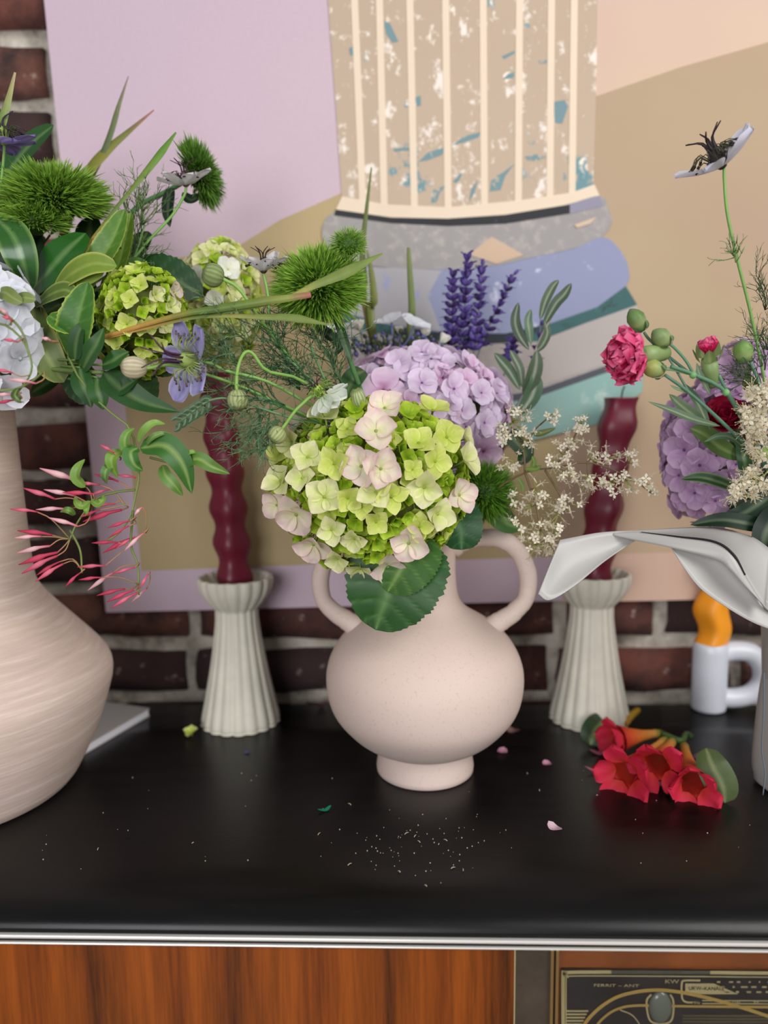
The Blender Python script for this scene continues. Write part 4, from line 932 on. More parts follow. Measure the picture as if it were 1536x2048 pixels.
# ================================================================ LEFT VASE FLOWERS
random.seed(61)
gc = P(288, 640, .645)
hydrangea('green_hydrangea', 'small lime hydrangea cone among the dark leaves of the beige vase', gc, (.033, .034, .042),
          [(282, 572, 20, 'lemon'), (262, 600, 20, 'lemon'), (255, 648, 22, 'lemon'), (310, 590, 20, 'cream'), (345, 585, 20, 'pink'), (340, 615, 20, 'cream'), (234, 680, 19, 'lemon'), (300, 650, 18, 'lemon'), (330, 650, 20, 'cream'), (245, 700, 18, 'lemon'), (318, 690, 18, 'lemon'), (285, 700, 18, 'lemon'), (212, 712, 15, 'lemon'), (300, 720, 18, 'cream')],
          260, ['lime', 'lemon', 'lime', 'limebud'], mouthL(.05, -.01) + [P(150, 700, .66)], fsize=.0085, seed=15, split_max=60)
gc = P(440, 605, .76)
hydrangea('green_hydrangea', 'pale lime hydrangea cone behind the grey green nigella bud', gc, (.036, .034, .058),
          [(455, 540, 26, 'ivory'), (395, 560, 26, 'ivory'), (475, 660, 22, 'cream'), (430, 600, 20, 'ivory'), (470, 580, 20, 'cream')],
          200, ['lime', 'lemon', 'cream'], mouthL(.06, .02) + [P(250, 680, .72), P(380, 650, .755)], fsize=.0105, seed=16, split_max=40)
wc_ = P(-22, 668, .625)
hydrangea('white_hydrangea', 'white hydrangea with flat rounded petals at the lip of the beige vase', wc_, (.044, .036, .060),
          [(38, 716, 48, 'white'), (14, 648, 48, 'white'), (8, 580, 42, 'white'), (30, 596, 36, 'white'), (4, 778, 46, 'white'), (52, 668, 30, 'white'), (-30, 700, 46, 'white'), (-40, 620, 46, 'white'), (-30, 560, 40, 'white'), (-40, 760, 46, 'white')],
          40, ['white'], mouthL(.03, -.02), fsize=.019, seed=17, split_max=40, pack=.62, xs_=1.1)
# broad foliage branch
def foliage(name, label, base, items, group=None, cat='leaves'):
    root = thing(name, label, cat, base[0], group)
    first = P(*items[0][0][0])
    stem_part(root, base + [first], [.0024, .0018], (84, 104, 50))
    for it in items:
        pts, wp, c1, kw = it
        a = P(*pts[0]); mid = base[1].lerp(a, .5) + Vector((0, .012, .006))
        mb = MB(); mb.tube([base[1], mid, a], [.0016, .0010], (84, 110, 50), 5, 6); mb.build('leaf_stalk', STEM, root)
        leaf_part(root, pts, wp, c1, **kw)
    return root
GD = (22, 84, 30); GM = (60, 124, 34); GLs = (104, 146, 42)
g = dict(mat=GLOSS, a=.5, b=.5, fold=.12, nl=18, nw=4)
foliage('glossy_leaf_branch', 'branch of broad glossy dark leaves above the white hydrangea', mouthL(.02, .0), [
    ([(60, 580, .645), (45, 520, .635), (25, 470, .635), (-8, 436, .64)], 70, GD, dict(g, edge=(92, 140, 60))),
    ([(58, 585, .66), (95, 545, .645), (130, 505, .645), (172, 466, .66)], 82, (20, 82, 34), dict(g)),
    ([(105, 585, .635), (140, 550, .62), (185, 528, .615), (234, 532, .62)], 56, GLs, dict(g, edge=(170, 190, 90), mat=LEAF)),
    ([(110, 590, .63), (150, 572, .62), (180, 558, .618), (208, 545, .62)], 28, (120, 156, 62), dict(g, mat=LEAF)),
    ([(70, 612, .635), (100, 590, .62), (130, 580, .615), (152, 592, .615)], 40, (70, 108, 34), dict(g, edge=(140, 160, 80), mat=LEAF)),
    ([(20, 600, .61), (38, 596, .60), (55, 596, .598), (72, 600, .60)], 26, (110, 140, 70), dict(g, mat=LEAF)),
    ([(-10, 585, .60), (10, 585, .595), (25, 595, .593), (45, 606, .595)], 30, (104, 132, 62), dict(g, mat=LEAF)),
    ([(62, 600, .64), (72, 660, .625), (95, 715, .62), (128, 765, .625)], 72, (84, 112, 48), dict(g, edge=(140, 150, 70), mat=LEAF)),
    ([(20, 520, .68), (40, 470, .68), (70, 440, .69), (110, 425, .70)], 60, (16, 56, 28), dict(g)),
    ([(60, 470, .70), (70, 440, .70), (80, 420, .70), (85, 400, .70)], 26, (30, 70, 34), dict(g)),
    ([(-30, 420, .75), (20, 340, .745), (60, 290, .742), (108, 250, .74)], 56, (34, 84, 44), dict(g, mat=LEAF)),
    ([(100, 470, .70), (130, 440, .70), (160, 415, .71), (222, 372, .72)], 20, (96, 140, 76), dict(g, mat=LEAF)),
])
v_ = dict(vein=1, nl=34, nw=6, serr=.10, teeth=20, a=.45, b=.55, nv=7)
foliage('serrated_leaf_branch', 'branch of veined serrated leaves around the lime hydrangea cone', mouthL(.04, .01), [
    ([(170, 580, .66), (195, 530, .655), (225, 480, .655), (250, 418, .66)], 62, GM, dict(v_, edge=(150, 180, 70), fold=.35)),
    ([(225, 560, .675), (240, 520, .675), (252, 470, .675), (262, 425, .675)], 40, (76, 132, 30), dict(v_, edge=(150, 180, 60), fold=.3)),
    ([(150, 725, .625), (150, 680, .61), (158, 630, .605), (176, 564, .61)], 84, (34, 110, 30), dict(v_, edge=(150, 190, 60), fold=.25)),
    ([(150, 660, .618), (130, 650, .61), (112, 640, .61), (97, 631, .612)], 40, (40, 116, 30), dict(v_, edge=(150, 190, 60))),
    ([(255, 570, .69), (300, 550, .685), (350, 560, .685), (405, 592, .69)], 92, (20, 66, 34), dict(v_, fold=.15)),
    ([(200, 600, .68), (235, 570, .675), (260, 545, .675), (290, 520, .68)], 70, (44, 96, 34), dict(v_)),
    ([(190, 650, .68), (225, 640, .68), (262, 620, .68), (300, 600, .69)], 70, (24, 70, 28), dict(v_)),
    ([(220, 745, .66), (255, 760, .65), (280, 775, .648), (306, 808, .65)], 90, (36, 92, 32), dict(v_, fold=.2)),
    ([(235, 700, .665), (290, 712, .66), (320, 730, .66), (350, 745, .665)], 60, (22, 70, 30), dict(v_)),
    ([(120, 690, .665), (150, 740, .655), (170, 780, .655), (190, 800, .66)], 70, (20, 62, 28), dict(v_)),
    ([(330, 600, .70), (345, 640, .70), (340, 670, .70), (330, 700, .70)], 50, (20, 62, 28), dict(v_)),
])
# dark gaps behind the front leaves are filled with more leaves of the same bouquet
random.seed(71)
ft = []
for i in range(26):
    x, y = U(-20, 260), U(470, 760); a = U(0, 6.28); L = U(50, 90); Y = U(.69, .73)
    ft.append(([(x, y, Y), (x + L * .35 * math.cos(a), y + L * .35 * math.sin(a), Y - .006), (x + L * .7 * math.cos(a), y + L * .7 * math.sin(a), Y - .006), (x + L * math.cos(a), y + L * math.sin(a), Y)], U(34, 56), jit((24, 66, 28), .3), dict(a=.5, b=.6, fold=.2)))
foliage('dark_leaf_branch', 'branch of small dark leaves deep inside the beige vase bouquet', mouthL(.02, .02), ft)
# long slim jasmine leaves hanging under the cone
JG = (24, 76, 34); jk = dict(a=.45, b=.85, fold=.22, nl=18)
foliage('jasmine_leaf_spray', 'spray of slim pointed dark leaves drooping under the lime hydrangea cone', mouthL(.05, -.02), [
    ([(208, 745, .605), (240, 775, .60), (290, 805, .60), (360, 824, .60)], 56, JG, jk),
    ([(205, 730, .606), (225, 722, .60), (240, 712, .60), (258, 703, .603)], 40, (28, 86, 36), jk),
    ([(160, 735, .61), (165, 765, .603), (175, 790, .602), (183, 816, .604)], 44, JG, jk),
    ([(195, 755, .605), (196, 780, .60), (202, 800, .60), (206, 820, .602)], 44, (26, 84, 34), jk),
    ([(165, 740, .61), (180, 710, .602), (195, 685, .60), (208, 655, .603)], 46, (30, 88, 36), jk),
    ([(150, 720, .61), (152, 690, .606), (160, 660, .604), (178, 640, .606)], 36, (24, 78, 30), jk),
    ([(218, 775, .605), (240, 778, .60), (258, 768, .60), (278, 755, .603)], 34, (26, 80, 34), jk),
])
# white lining of brick side: feathery thread foliage by the cone
tf2 = thing('nigella_foliage', 'wisp of pale threadlike foliage behind the serrated leaves', 'foliage', mouthL(.04, .015)[0])
stem_part(tf2, mouthL(.04, .015) + [P(170, 640, .69), P(255, 540, .695), P(290, 450, .70)], [.0014, .0008], (110, 150, 90))
mb = MB()
for px, py, dx, dz in ((255, 540, .3, .8), (275, 490, .1, 1), (285, 450, .2, .8), (250, 560, .7, .3)): thread_cloud(mb, [(P(px, py, .695), AX(dx, 0, dz))], 6, .030, .0006, (104, 150, 84), .7, 2)
tag(mb.build('thread_leaves', LEAF, tf2), None, None, None, 'stuff')
pompom('wide fuzzy green dianthus head beside the broad glossy leaves', P(108, 402, .685), AX(.1, -.25, .95), .047, mouthL(.02, .01) + [P(70, 600, .70), P(78, 480, .69)], 2400, flat=.62, cut=-.25, lump=(((.62, -.1, -.35), .62), ((-.5, 0, -.1), .55)))
pompom('fuzzy green dianthus head turned away behind the faded nigella', P(396, 350, .74), AX(.95, -.1, .28), .032, mouthL(.04, .02) + [P(200, 500, .72), P(270, 418, .73), P(330, 385, .738)], 1500, ((40, 100, 24), (92, 160, 50)), flat=.55, cut=-.1,
       leaves=[([(345, 375, .735), (338, 400, .732), (336, 430, .732), (340, 455, .734)], 26, (28, 56, 40)), ([(365, 385, .735), (380, 400, .732), (395, 395, .732), (410, 385, .734)], 22, (30, 60, 40))])
nigella('faded white and brown nigella on a pale curved stem by the lilac canvas', P(372, 372, .70), AX(-.05, -.16, 1), .026, 'white', mouthL(.05, .01) + [P(220, 560, .69), P(300, 478, .695), P(345, 430, .70), P(368, 392, .70)], tilt=.25, npet=6, horns=(44, 26, 34), stam=(60, 50, 40), dome=(90, 60, 70))
nigella('deep violet nigella flower beside the bare brick', P(8, 288, .66), AX(-.05, -.15, 1), .029, 'violet', mouthL(.0, .0) + [P(-20, 500, .66), P(0, 380, .66), P(8, 310, .66)], tilt=-.12, npet=7, horns=(50, 26, 60))

# ---------------------------------------------------------------- pink jasmine
def bud_mesh(cols, seed):
    mb = MB(); rnd = random.Random(seed); c0, c1, c2 = cols
    pts = [(0, 0, 0), (.02, .3, .01), (.0, .6, .03), (-.02, 1, .0)]
    mb.tube(pts, [.035, .042, .05, .085, .085, .05, .012], c0, 6, 12, c2=lambda t: mix(c0, c1, t / .55) if t < .55 else mix(c1, c2, (t - .55) / .45)); return mb.mesh('jasmine_bud', PETAL)
JB = [bud_mesh(((206, 70, 100), (232, 130, 150), (206, 72, 104)), 1), bud_mesh(((196, 60, 92), (214, 84, 112), (188, 54, 84)), 2), bud_mesh(((216, 110, 130), (244, 206, 208), (232, 160, 172)), 3)]
def jasmine(label, base, stems, nodes_, buds, leaves, Y=.60, seed=5):
    random.seed(seed); root = thing('pink_jasmine', label, 'flower spray', base[0], 'pink jasmine sprigs')
    for i, s in enumerate(stems): stem_part(root, (base if i == 0 else []) + pxl(s), [.0011, .0007], (92, 104, 52), (120, 140, 70), name='stem' if i == 0 else 'twig', seg=5)
    for (x0, y0, x1, y1) in buds:
        yy = Y + U(-.012, .008); a, b2 = P(x0, y0, yy), P(x1, y1, yy - .004); d = b2 - a; L = d.length
        nd = P(*min(nodes_, key=lambda q: (q[0] - x0) ** 2 + (q[1] - y0) ** 2 if q[0] > x0 - 12 else 1e9), Y)
        mb = MB(); mid = nd.lerp(a, .6) - d.normalized() * .004 * U(0, 1.2) + Vector((0, 0, U(-.002, .003))); mb.tube([nd, mid, a], [.00055, .0006], (130, 120, 66), 4, 6, (176, 110, 90)); mb.build('bud_stalk', STEM, root)
        y = d.normalized(); x = y.cross(Vector((0, -1, .2))).normalized(); z = x.cross(y)
        M = Matrix.Translation(a) @ Matrix((x, y, z)).transposed().to_4x4() @ Matrix.Diagonal((max(L, .018) * .95, L, max(L, .018) * .95, 1))
        inst('jasmine_bud', random.choice(JB), root, M)
    for pts, wp, cl in leaves: leaf_part(root, [(x, y, Y - .003 - (.006 if i in (1, 2) else 0)) for i, (x, y) in enumerate(pts)], wp, cl, (128, 168, 84), a=.5, b=.8, fold=.3, nl=16)
    return root
jb = [(160, 965, 80, 935), (200, 970, 148, 965), (237, 963, 188, 947), (222, 978, 178, 990), (186, 988, 125, 984), (150, 992, 88, 978), (110, 998, 47, 975), (75, 1024, 20, 1017), (132, 1018, 72, 1018), (230, 1008, 180, 1012), (243, 1020, 165, 1042), (200, 1020, 160, 1034), (156, 1053, 97, 1034), (104, 1070, 35, 1060), (82, 1073, 28, 1075), (100, 1092, 33, 1105), (115, 1105, 37, 1128), (114, 1112, 43, 1146), (126, 1128, 70, 1162), (118, 1124, 72, 1150), (160, 1146, 130, 1173),
      (260, 1042, 214, 1055), (258, 1052, 216, 1075), (236, 1085, 183, 1085), (264, 1076, 205, 1105), (288, 1066, 248, 1101), (270, 1074, 230, 1097), (210, 1132, 155, 1133), (202, 1155, 157, 1159), (226, 1146, 175, 1180), (270, 1135, 225, 1147), (250, 1178, 193, 1190), (268, 1180, 213, 1203), (274, 1186, 222, 1215), (293, 1178, 262, 1204), (297, 1148, 280, 1176), (228, 906, 200, 888), (272, 956, 236, 949), (285, 1014, 268, 1030)]
jl = [([(262, 905), (250, 890), (254, 868), (270, 856)], 22, (76, 140, 48)), ([(276, 884), (288, 862), (308, 846), (331, 848)], 18, (104, 170, 60)), ([(292, 892), (304, 876), (320, 868), (342, 866)], 14, (84, 140, 60)), ([(280, 896), (330, 892), (366, 930), (384, 988)], 52, (34, 110, 40)), ([(276, 896), (262, 905), (268, 928), (286, 942)], 32, (40, 118, 44)),
      ([(245, 902), (226, 912), (224, 930), (236, 956)], 26, (86, 150, 40)), ([(228, 930), (214, 938), (210, 955), (214, 968)], 20, (70, 130, 60)), ([(325, 930), (332, 952), (350, 972), (366, 992)], 26, (76, 138, 52)), ([(366, 930), (395, 918), (425, 934), (460, 948)], 30, (66, 128, 36)), ([(362, 914), (376, 906), (388, 904), (398, 908)], 10, (90, 150, 50)), ([(170, 975), (152, 955), (156, 935), (170, 918)], 22, (98, 158, 56)),
      ([(182, 1002), (166, 1012), (154, 1006), (150, 990)], 16, (96, 154, 50)), ([(182, 1000), (196, 1008), (206, 1000), (206, 990)], 16, (90, 150, 46)), ([(178, 1004), (174, 1015), (172, 1026), (170, 1034)], 12, (100, 160, 50)), ([(150, 1030), (140, 1022), (130, 1020), (120, 1024)], 14, (80, 140, 50))]
jasmine('hanging pink jasmine sprig with slender buds in front of the beige vase neck', mouthL(.05, -.03) + [P(120, 690, .625)], [[(140, 730, .608), (200, 808, .60), (256, 852, .60), (272, 900, .60), (278, 950, .60), (272, 985, .60), (262, 1030, .60), (236, 1068, .60), (198, 1090, .60)], [(270, 980, .60), (230, 985, .60), (190, 1000, .60), (155, 1045, .60), (140, 1078, .60)], [(266, 1020, .60), (262, 1090, .60), (275, 1130, .60), (278, 1190, .60)], [(300, 915, .60), (340, 925, .60), (370, 930, .60)], [(140, 1060, .60), (160, 1100, .60), (164, 1146, .60)]],
        [(140, 1078), (186, 1010), (272, 982), (250, 1010), (268, 1040), (262, 1090), (292, 1066), (277, 1130), (276, 1168), (300, 1146), (240, 920), (164, 1140)], jb, jl)
jasmine('pink jasmine buds trailing over the white hydrangea petals', mouthL(.0, -.05) + [P(-60, 640, .60)], [[(-30, 645, .572), (10, 650, .570), (45, 680, .568), (62, 720, .568), (60, 750, .57), (35, 785, .572)], [(-20, 612, .57), (25, 640, .568), (48, 672, .568), (58, 712, .568)], [(85, 745, .57), (60, 765, .568), (30, 778, .568), (-10, 782, .57)]],
        [(45, 680), (58, 712), (88, 742), (60, 750), (35, 785), (20, 650), (110, 685)], [(18, 634, 0, 614), (35, 684, 6, 678), (103, 682, 82, 674), (72, 767, 14, 757), (25, 746, -12, 738), (28, 790, -12, 789), (33, 800, -10, 807), (24, 640, 4, 632)], [([(36, 776), (30, 790), (38, 800), (48, 806)], 16, (60, 90, 40))], Y=.569, seed=9)

# ================================================================ RIGHT BOUQUET
m_wrap, nt, b = nodes('white_wrapping'); b.inputs['Base Color'].default_value = (*lin((194, 191, 187)), 1); b.inputs['Roughness'].default_value = .38
f = ntex(nt, objco(nt), 14, 3); bump(nt, b, f, .2, .002)
tr_ = N(nt, 'ShaderNodeBsdfTranslucent'); tr_.inputs[0].default_value = (*lin((214, 212, 206)), 1); ms = N(nt, 'ShaderNodeMixShader'); ms.inputs[0].default_value = .32
nt.links.new(b.outputs[0], ms.inputs[1]); nt.links.new(tr_.outputs[0], ms.inputs[2]); nt.links.new(ms.outputs[0], nt.nodes['Material Output'].inputs['Surface'])
wr = thing('bouquet_wrap', 'white wrapping sleeve with wavy flared collar and thin black line', 'flower wrap', VR)
sl = vase_profile(1625, VR.y, [(1560, 107), (1540, 111), (1500, 111), (1400, 106), (1330, 100), (1260, 104), (1200, 118)])
mb = MB(); mb.lathe([(0, 0), (0, .044), (.004, .049)] + smooth_prof(sl, 30) + [(sl[-1][0], sl[-1][1] - .002), (sl[3][0], sl[3][1] - .003), (.02, .045), (.01, 0)], Matrix.Translation(VR), 64, rmod=lambda a, z: 1 + .018 * math.sin(a * 7 + z * 9) * (z > .002))
mb.build('sleeve', m_wrap, wr)
mb = MB(); mb.tube(pxl([(1528, 1345, .640), (1527, 1430, .638), (1524, 1500, .637), (1530, 1545, .634), (1526, 1590, .632)]), .0006, (96, 106, 116), 5, 24); mb.build('black_line', TINT, wr)
def sheet(name, A, B_, nu=40, nv=10, sag=(0, 0, 0), mat=None):
    a, b2 = catmull(pxl(A), nu), catmull(pxl(B_), nu); sag = Vector(sag); rows = []
    for i in range(nu + 1): rows.append([a[i].lerp(b2[i], j / nv) + sag * math.sin(math.pi * j / nv) * math.sin(math.pi * min(1, i / nu)) for j in range(nv + 1)])
    mb = MB(); mb.grid(rows, [[(255, 255, 255)] * (nv + 1)] * (nu + 1)); o = mb.build(name, mat or m_wrap, wr)
    sd_ = o.modifiers.new('thick', 'SOLIDIFY'); sd_.thickness = .0007; sd_.offset = 0; return o
# long tongue of the collar that folds over and points at the centre vase
top = [(1120, 1080, .640), (1150, 1074, .643), (1200, 1065, .648), (1260, 1061, .652), (1296, 1060, .655)]
low = [(1076, 1188, .612), (1100, 1200, .610), (1150, 1171, .618), (1210, 1122, .636), (1272, 1080, .652)]
sheet('collar_tongue', top, low, sag=(0, .006, -.002))
# upper band of the collar, from the fold to the right
top2 = [(1222, 1064, .650), (1296, 1060, .652), (1399, 1054, .655), (1450, 1058, .652), (1487, 1068, .645), (1512, 1078, .636), (1540, 1098, .628)]
mid2 = [(1222, 1068, .650), (1282, 1064, .640), (1355, 1073, .626), (1428, 1083, .612), (1466, 1108, .604), (1490, 1150, .600), (1530, 1220, .597)]
low2 = [(1224, 1070, .650), (1270, 1081, .640), (1343, 1096, .622), (1431, 1120, .607), (1462, 1143, .600), (1490, 1172, .597), (1545, 1228, .594)]
sheet('collar_band', top2, mid2, sag=(0, .003, -.004)); sheet('collar_edge', mid2, low2, nv=5, sag=(0, -.002, 0))
mb = MB(); q = catmull(pxl([(x, y, Y - .0012) for x, y, Y in mid2[1:6]]), 40); mb.tube(q, [.0003, .0006, .0009, .0011, .0012, .0009], (22, 20, 22), 5); mb.build('black_line', TINT, wr)
# hanging lip below the band
lip = [(1343, 1096, .624), (1367, 1134, .616), (1399, 1175, .610), (1443, 1208, .606), (1502, 1243, .603), (1560, 1266, .602)]
sheet('collar_lip', [(1335, 1090, .628), (1420, 1096, .622), (1458, 1112, .616), (1482, 1142, .612), (1510, 1178, .609), (1565, 1228, .606)], lip, sag=(0, .006, 0))
sheet('collar_back', [(1500, 1085, .640), (1520, 1100, .645), (1560, 1120, .65)], [(1482, 1155, .612), (1515, 1205, .606), (1570, 1250, .604)], nu=16, sag=(0, .006, 0))

random.seed(81)
mR = mouthR(-.02, -.01)
hydrangea('mauve_hydrangea', 'mauve hydrangea head above the white wrapping collar', P(1425, 905, .72), (.044, .040, .066), [(1370, 900, 34, 'mauve'), (1400, 930, 34, 'mauve'), (1360, 950, 30, 'mauve'), (1390, 985, 28, 'mauve'), (1420, 960, 32, 'mauve'), (1430, 1000, 28, 'mauve'), (1385, 860, 30, 'mauve')], 220, ['mauve'], mouthR(-.02, .01) + [P(1470, 1020, .715)], fsize=.0125, seed=18, pack=.45, split_max=60)
hydrangea('mauve_hydrangea', 'mauve hydrangea petals behind the half open pink carnation', P(1475, 770, .735), (.034, .03, .036), [(1440, 800, 30, 'mauve'), (1465, 745, 32, 'mauve'), (1430, 770, 26, 'mauve'), (1515, 720, 28, 'mauve')], 130, ['mauve', 'lilacpink'], mouthR(-.01, .015) + [P(1500, 900, .73)], fsize=.0125, seed=19, pack=.45, split_max=40)
# spray carnation
def carn_petal(seed):
    def f(t, q, rnd): return mix(mix((160, 14, 60), (222, 34, 98), t * 1.3), (244, 140, 176), max(0, t - .80) * 4.0 + .12 * rnd.random())
    return petal_mesh('petal', .95, f, nl=7, nw=6, a=.9, b=.12, cup=.05, bend=.18, notch=.25, ruff=.11, seed=seed)
CPt = [carn_petal(i) for i in range(4)]
def carnation(root, center, axis, R_, n, spread, calyx_len):
    Mx = Matrix.Translation(center) @ basis(axis)
    fl = inst('bloom', bloom_core, root, Mx @ Matrix.Scale(R_, 4))
    for i in range(n):
        t = (i + .5) / n; a = i * 2.39996; el = math.pi / 2 - spread * math.sqrt(t)
        inst('petal', random.choice(CPt), fl, Mx @ Matrix.Rotation(a, 4, 'Z') @ Matrix.Rotation(el + U(-.1, .1), 4, 'X') @ Matrix.Scale(R_ * U(.85, 1.08), 4))
    mb = MB(); L = calyx_len
    mb.lathe([(-L, L * .16, (120, 160, 90)), (-L * .9, L * .20, (112, 146, 84)), (-L * .5, L * .25, (124, 160, 96)), (-L * .1, L * .24, (136, 170, 108))], Mx, 14); mb.build('calyx', LEAF, root)
    for k in range(5):
        a = k * 1.2566; e = Mx.to_3x3()
        b0 = center + e @ Vector((L * .27 * math.cos(a), L * .27 * math.sin(a), -L * .15)); b1 = center + e @ Vector((L * .34 * math.cos(a), L * .34 * math.sin(a), L * .12)); b2_ = center + e @ Vector((L * .46 * math.cos(a), L * .46 * math.sin(a), L * .36))
        mb = MB(); mb.leaf([b0, b1, b2_], L * .34, (112, 146, 84), (150, 178, 110), nrm=(e @ Vector((math.cos(a), math.sin(a), 0))), nl=6, nw=2, a=.4, b=.7); mb.build('sepal', LEAF, root)
mb = MB(); mb.ball((0, 0, .15), .22, (160, 20, 60), 8, 5); bloom_core = mb.mesh('bloom', PETAL)
def green_bud(root, center, axis, rx, rz, c=(116, 150, 90), tip=(100, 132, 84)):
    mb = MB(); M = Matrix.Translation(center) @ basis(axis)
    mb.lathe([(-rz, rx * .3, c), (-rz * .8, rx * .62, c), (-rz * .3, rx * .98, (140, 170, 108)), (rz * .2, rx, c), (rz * .6, rx * .72, c), (rz * .85, rx * .4, tip), (rz, rx * .08, tip)], M, 16, rmod=lambda a, z: 1 + .05 * math.cos(a * 5) * (z > 0)); mb.build('bud', LEAF, root)
    for k in range(4):
        a = k * 1.5708 + .4; e = M.to_3x3(); f2_ = lambda r, z: center + e @ Vector((rx * r * math.cos(a), rx * r * math.sin(a), rz * z))
        mb = MB(); mb.leaf([f2_(.35, -1.02), f2_(.85, -.72), f2_(1.12, -.25)], rx * .7, (84, 130, 84), (120, 160, 110), nrm=e @ Vector((math.cos(a), math.sin(a), 0)), nl=5, nw=2, a=.4, b=.7); mb.build('bract', LEAF, root)
CG = (86, 124, 96)
c1_ = thing('spray_carnation', 'magenta spray carnation in full bloom with green buds above the burgundy candle', 'flower', mR[0], 'spray carnations')
stem_part(c1_, mR + pxl([(1560, 980, .665), (1500, 870, .64), (1452, 785, .622), (1390, 750, .612), (1342, 733, .607)]), [.0019, .0015], CG)
carnation(c1_, P(1272, 712, .60), AX(-.93, -.36, -.10), .0245, 44, 1.5, .029)
stem_part(c1_, pxl([(1388, 750, .612), (1372, 722, .609), (1350, 697, .607), (1336, 686, .606)]), [.0012, .0011], CG, name='twig'); green_bud(c1_, P(1322, 675, .604), AX(-.75, -.2, .55), .0068, .0088)
stem_part(c1_, pxl([(1384, 750, .613), (1340, 715, .612), (1300, 680, .61), (1288, 664, .61)]), [.0012, .0011], (70, 104, 84), name='twig'); green_bud(c1_, P(1273, 640, .61), AX(-.55, -.15, .8), .0068, .0100, (92, 142, 70))
for k in ((1386, 750, .611), (1452, 785, .620)):
    mb = MB(); mb.ball(P(*k), .0030, (110, 160, 100), 8, 6); mb.build('stem_node', STEM, c1_)
leaf_part(c1_, [(1380, 750, .611), (1350, 740, .608), (1330, 738, .606), (1312, 735, .606)], 9, (90, 130, 90)); leaf_part(c1_, [(1420, 790, .618), (1405, 760, .616), (1398, 745, .616), (1393, 725, .616)], 14, (84, 112, 84))
c2_ = thing('spray_carnation', 'pale green carnation bud on a long stem under the open magenta bloom', 'flower', mR[0], 'spray carnations')
stem_part(c2_, mR + pxl([(1570, 1000, .66), (1520, 920, .64), (1450, 850, .62), (1378, 785, .608), (1330, 750, .603)]), [.0018, .0013], (80, 116, 92))
green_bud(c2_, P(1305, 737, .602), AX(-.9, -.2, .3), .0068, .0098, (150, 166, 84), (170, 176, 110))
stem_part(c2_, pxl([(1378, 785, .609), (1355, 745, .61), (1330, 705, .612), (1305, 668, .615)]), [.0011, .0006], (76, 104, 84), name='twig')
leaf_part(c2_, [(1440, 852, .62), (1390, 840, .614), (1345, 822, .612), (1295, 803, .612)], 17, (70, 98, 72)); leaf_part(c2_, [(1412, 850, .622), (1385, 830, .62), (1358, 808, .62), (1338, 788, .622)], 26, (78, 106, 74)); leaf_part(c2_, [(1378, 785, .609), (1360, 780, .606), (1350, 776, .606), (1340, 770, .606)], 7, (90, 130, 90))
leaf_part(c2_, [(1420, 860, .625), (1400, 815, .625), (1385, 790, .625), (1365, 765, .625)], 20, (70, 96, 74)); leaf_part(c2_, [(1508, 920, .64), (1470, 880, .63), (1440, 872, .63), (1408, 884, .63)], 16, (76, 110, 84))
c3_ = thing('spray_carnation', 'half open magenta carnation bud standing over the mauve hydrangea', 'flower', mR[0], 'spray carnations')
stem_part(c3_, mR + pxl([(1560, 960, .665), (1500, 850, .645), (1455, 785, .63), (1438, 750, .625)]), [.0018, .0013], CG)
carnation(c3_, P(1418, 712, .622), AX(-.25, -.35, .9), .0150, 22, .62, .026)
c4_ = thing('spray_carnation', 'tight round green carnation bud rising from threadlike foliage', 'flower', mR[0], 'spray carnations')
stem_part(c4_, mR + pxl([(1560, 900, .67), (1530, 800, .65), (1512, 750, .645), (1500, 722, .643)]), [.0016, .0012], CG)
green_bud(c4_, P(1487, 702, .642), AX(-.25, -.2, .9), .0078, .0098, (104, 156, 70))
# tall nigella
nigella('silvery white nigella flower alone on a tall stem against the tan canvas', P(1446, 334, .63), AX(-.58, -.10, .8), .036, 'silver', mR + pxl([(1560, 940, .67), (1525, 740, .65), (1500, 620, .64), (1475, 520, .635), (1455, 430, .63), (1449, 365, .63)]), tilt=.10, npet=5, horns=(34, 22, 26), stam=(70, 70, 50), dome=(50, 40, 40))
mb = MB(); random.seed(91); thread_cloud(mb, [(P(1472, 525, .635), AX(.1, -.1, 1)), (P(1470, 515, .635), AX(-.7, -.1, .7))], 5, .013, .00055, (120, 156, 96), .9, 1)
tall = [o for o in bpy.data.objects if o.name.startswith('nigella_flower') and o.get('label', '').startswith('silvery')][0]
tag(mb.build('thread_bracts', LEAF, tall), None, None, None, 'stuff')
tf3 = thing('nigella_foliage', 'threadlike foliage around the green carnation bud in the wrapped bouquet', 'foliage', mR[0])
stem_part(tf3, mR + pxl([(1560, 860, .67), (1530, 760, .655)]), [.0014, .0010], (90, 120, 80)); mb = MB()
for px, py, dx, dz in ((1525, 770, -.6, .5), (1530, 740, -.3, .8), (1510, 760, -.8, .4), (1535, 700, -.2, .9), (1530, 620, -.1, 1)): thread_cloud(mb, [(P(px, py, .655), AX(dx, -.1, dz))], 6, .024, .0005, random.choice([(70, 100, 66), (96, 130, 84)]), .8, 2)
tag(mb.build('thread_leaves', LEAF, tf3), None, None, None, 'stuff')
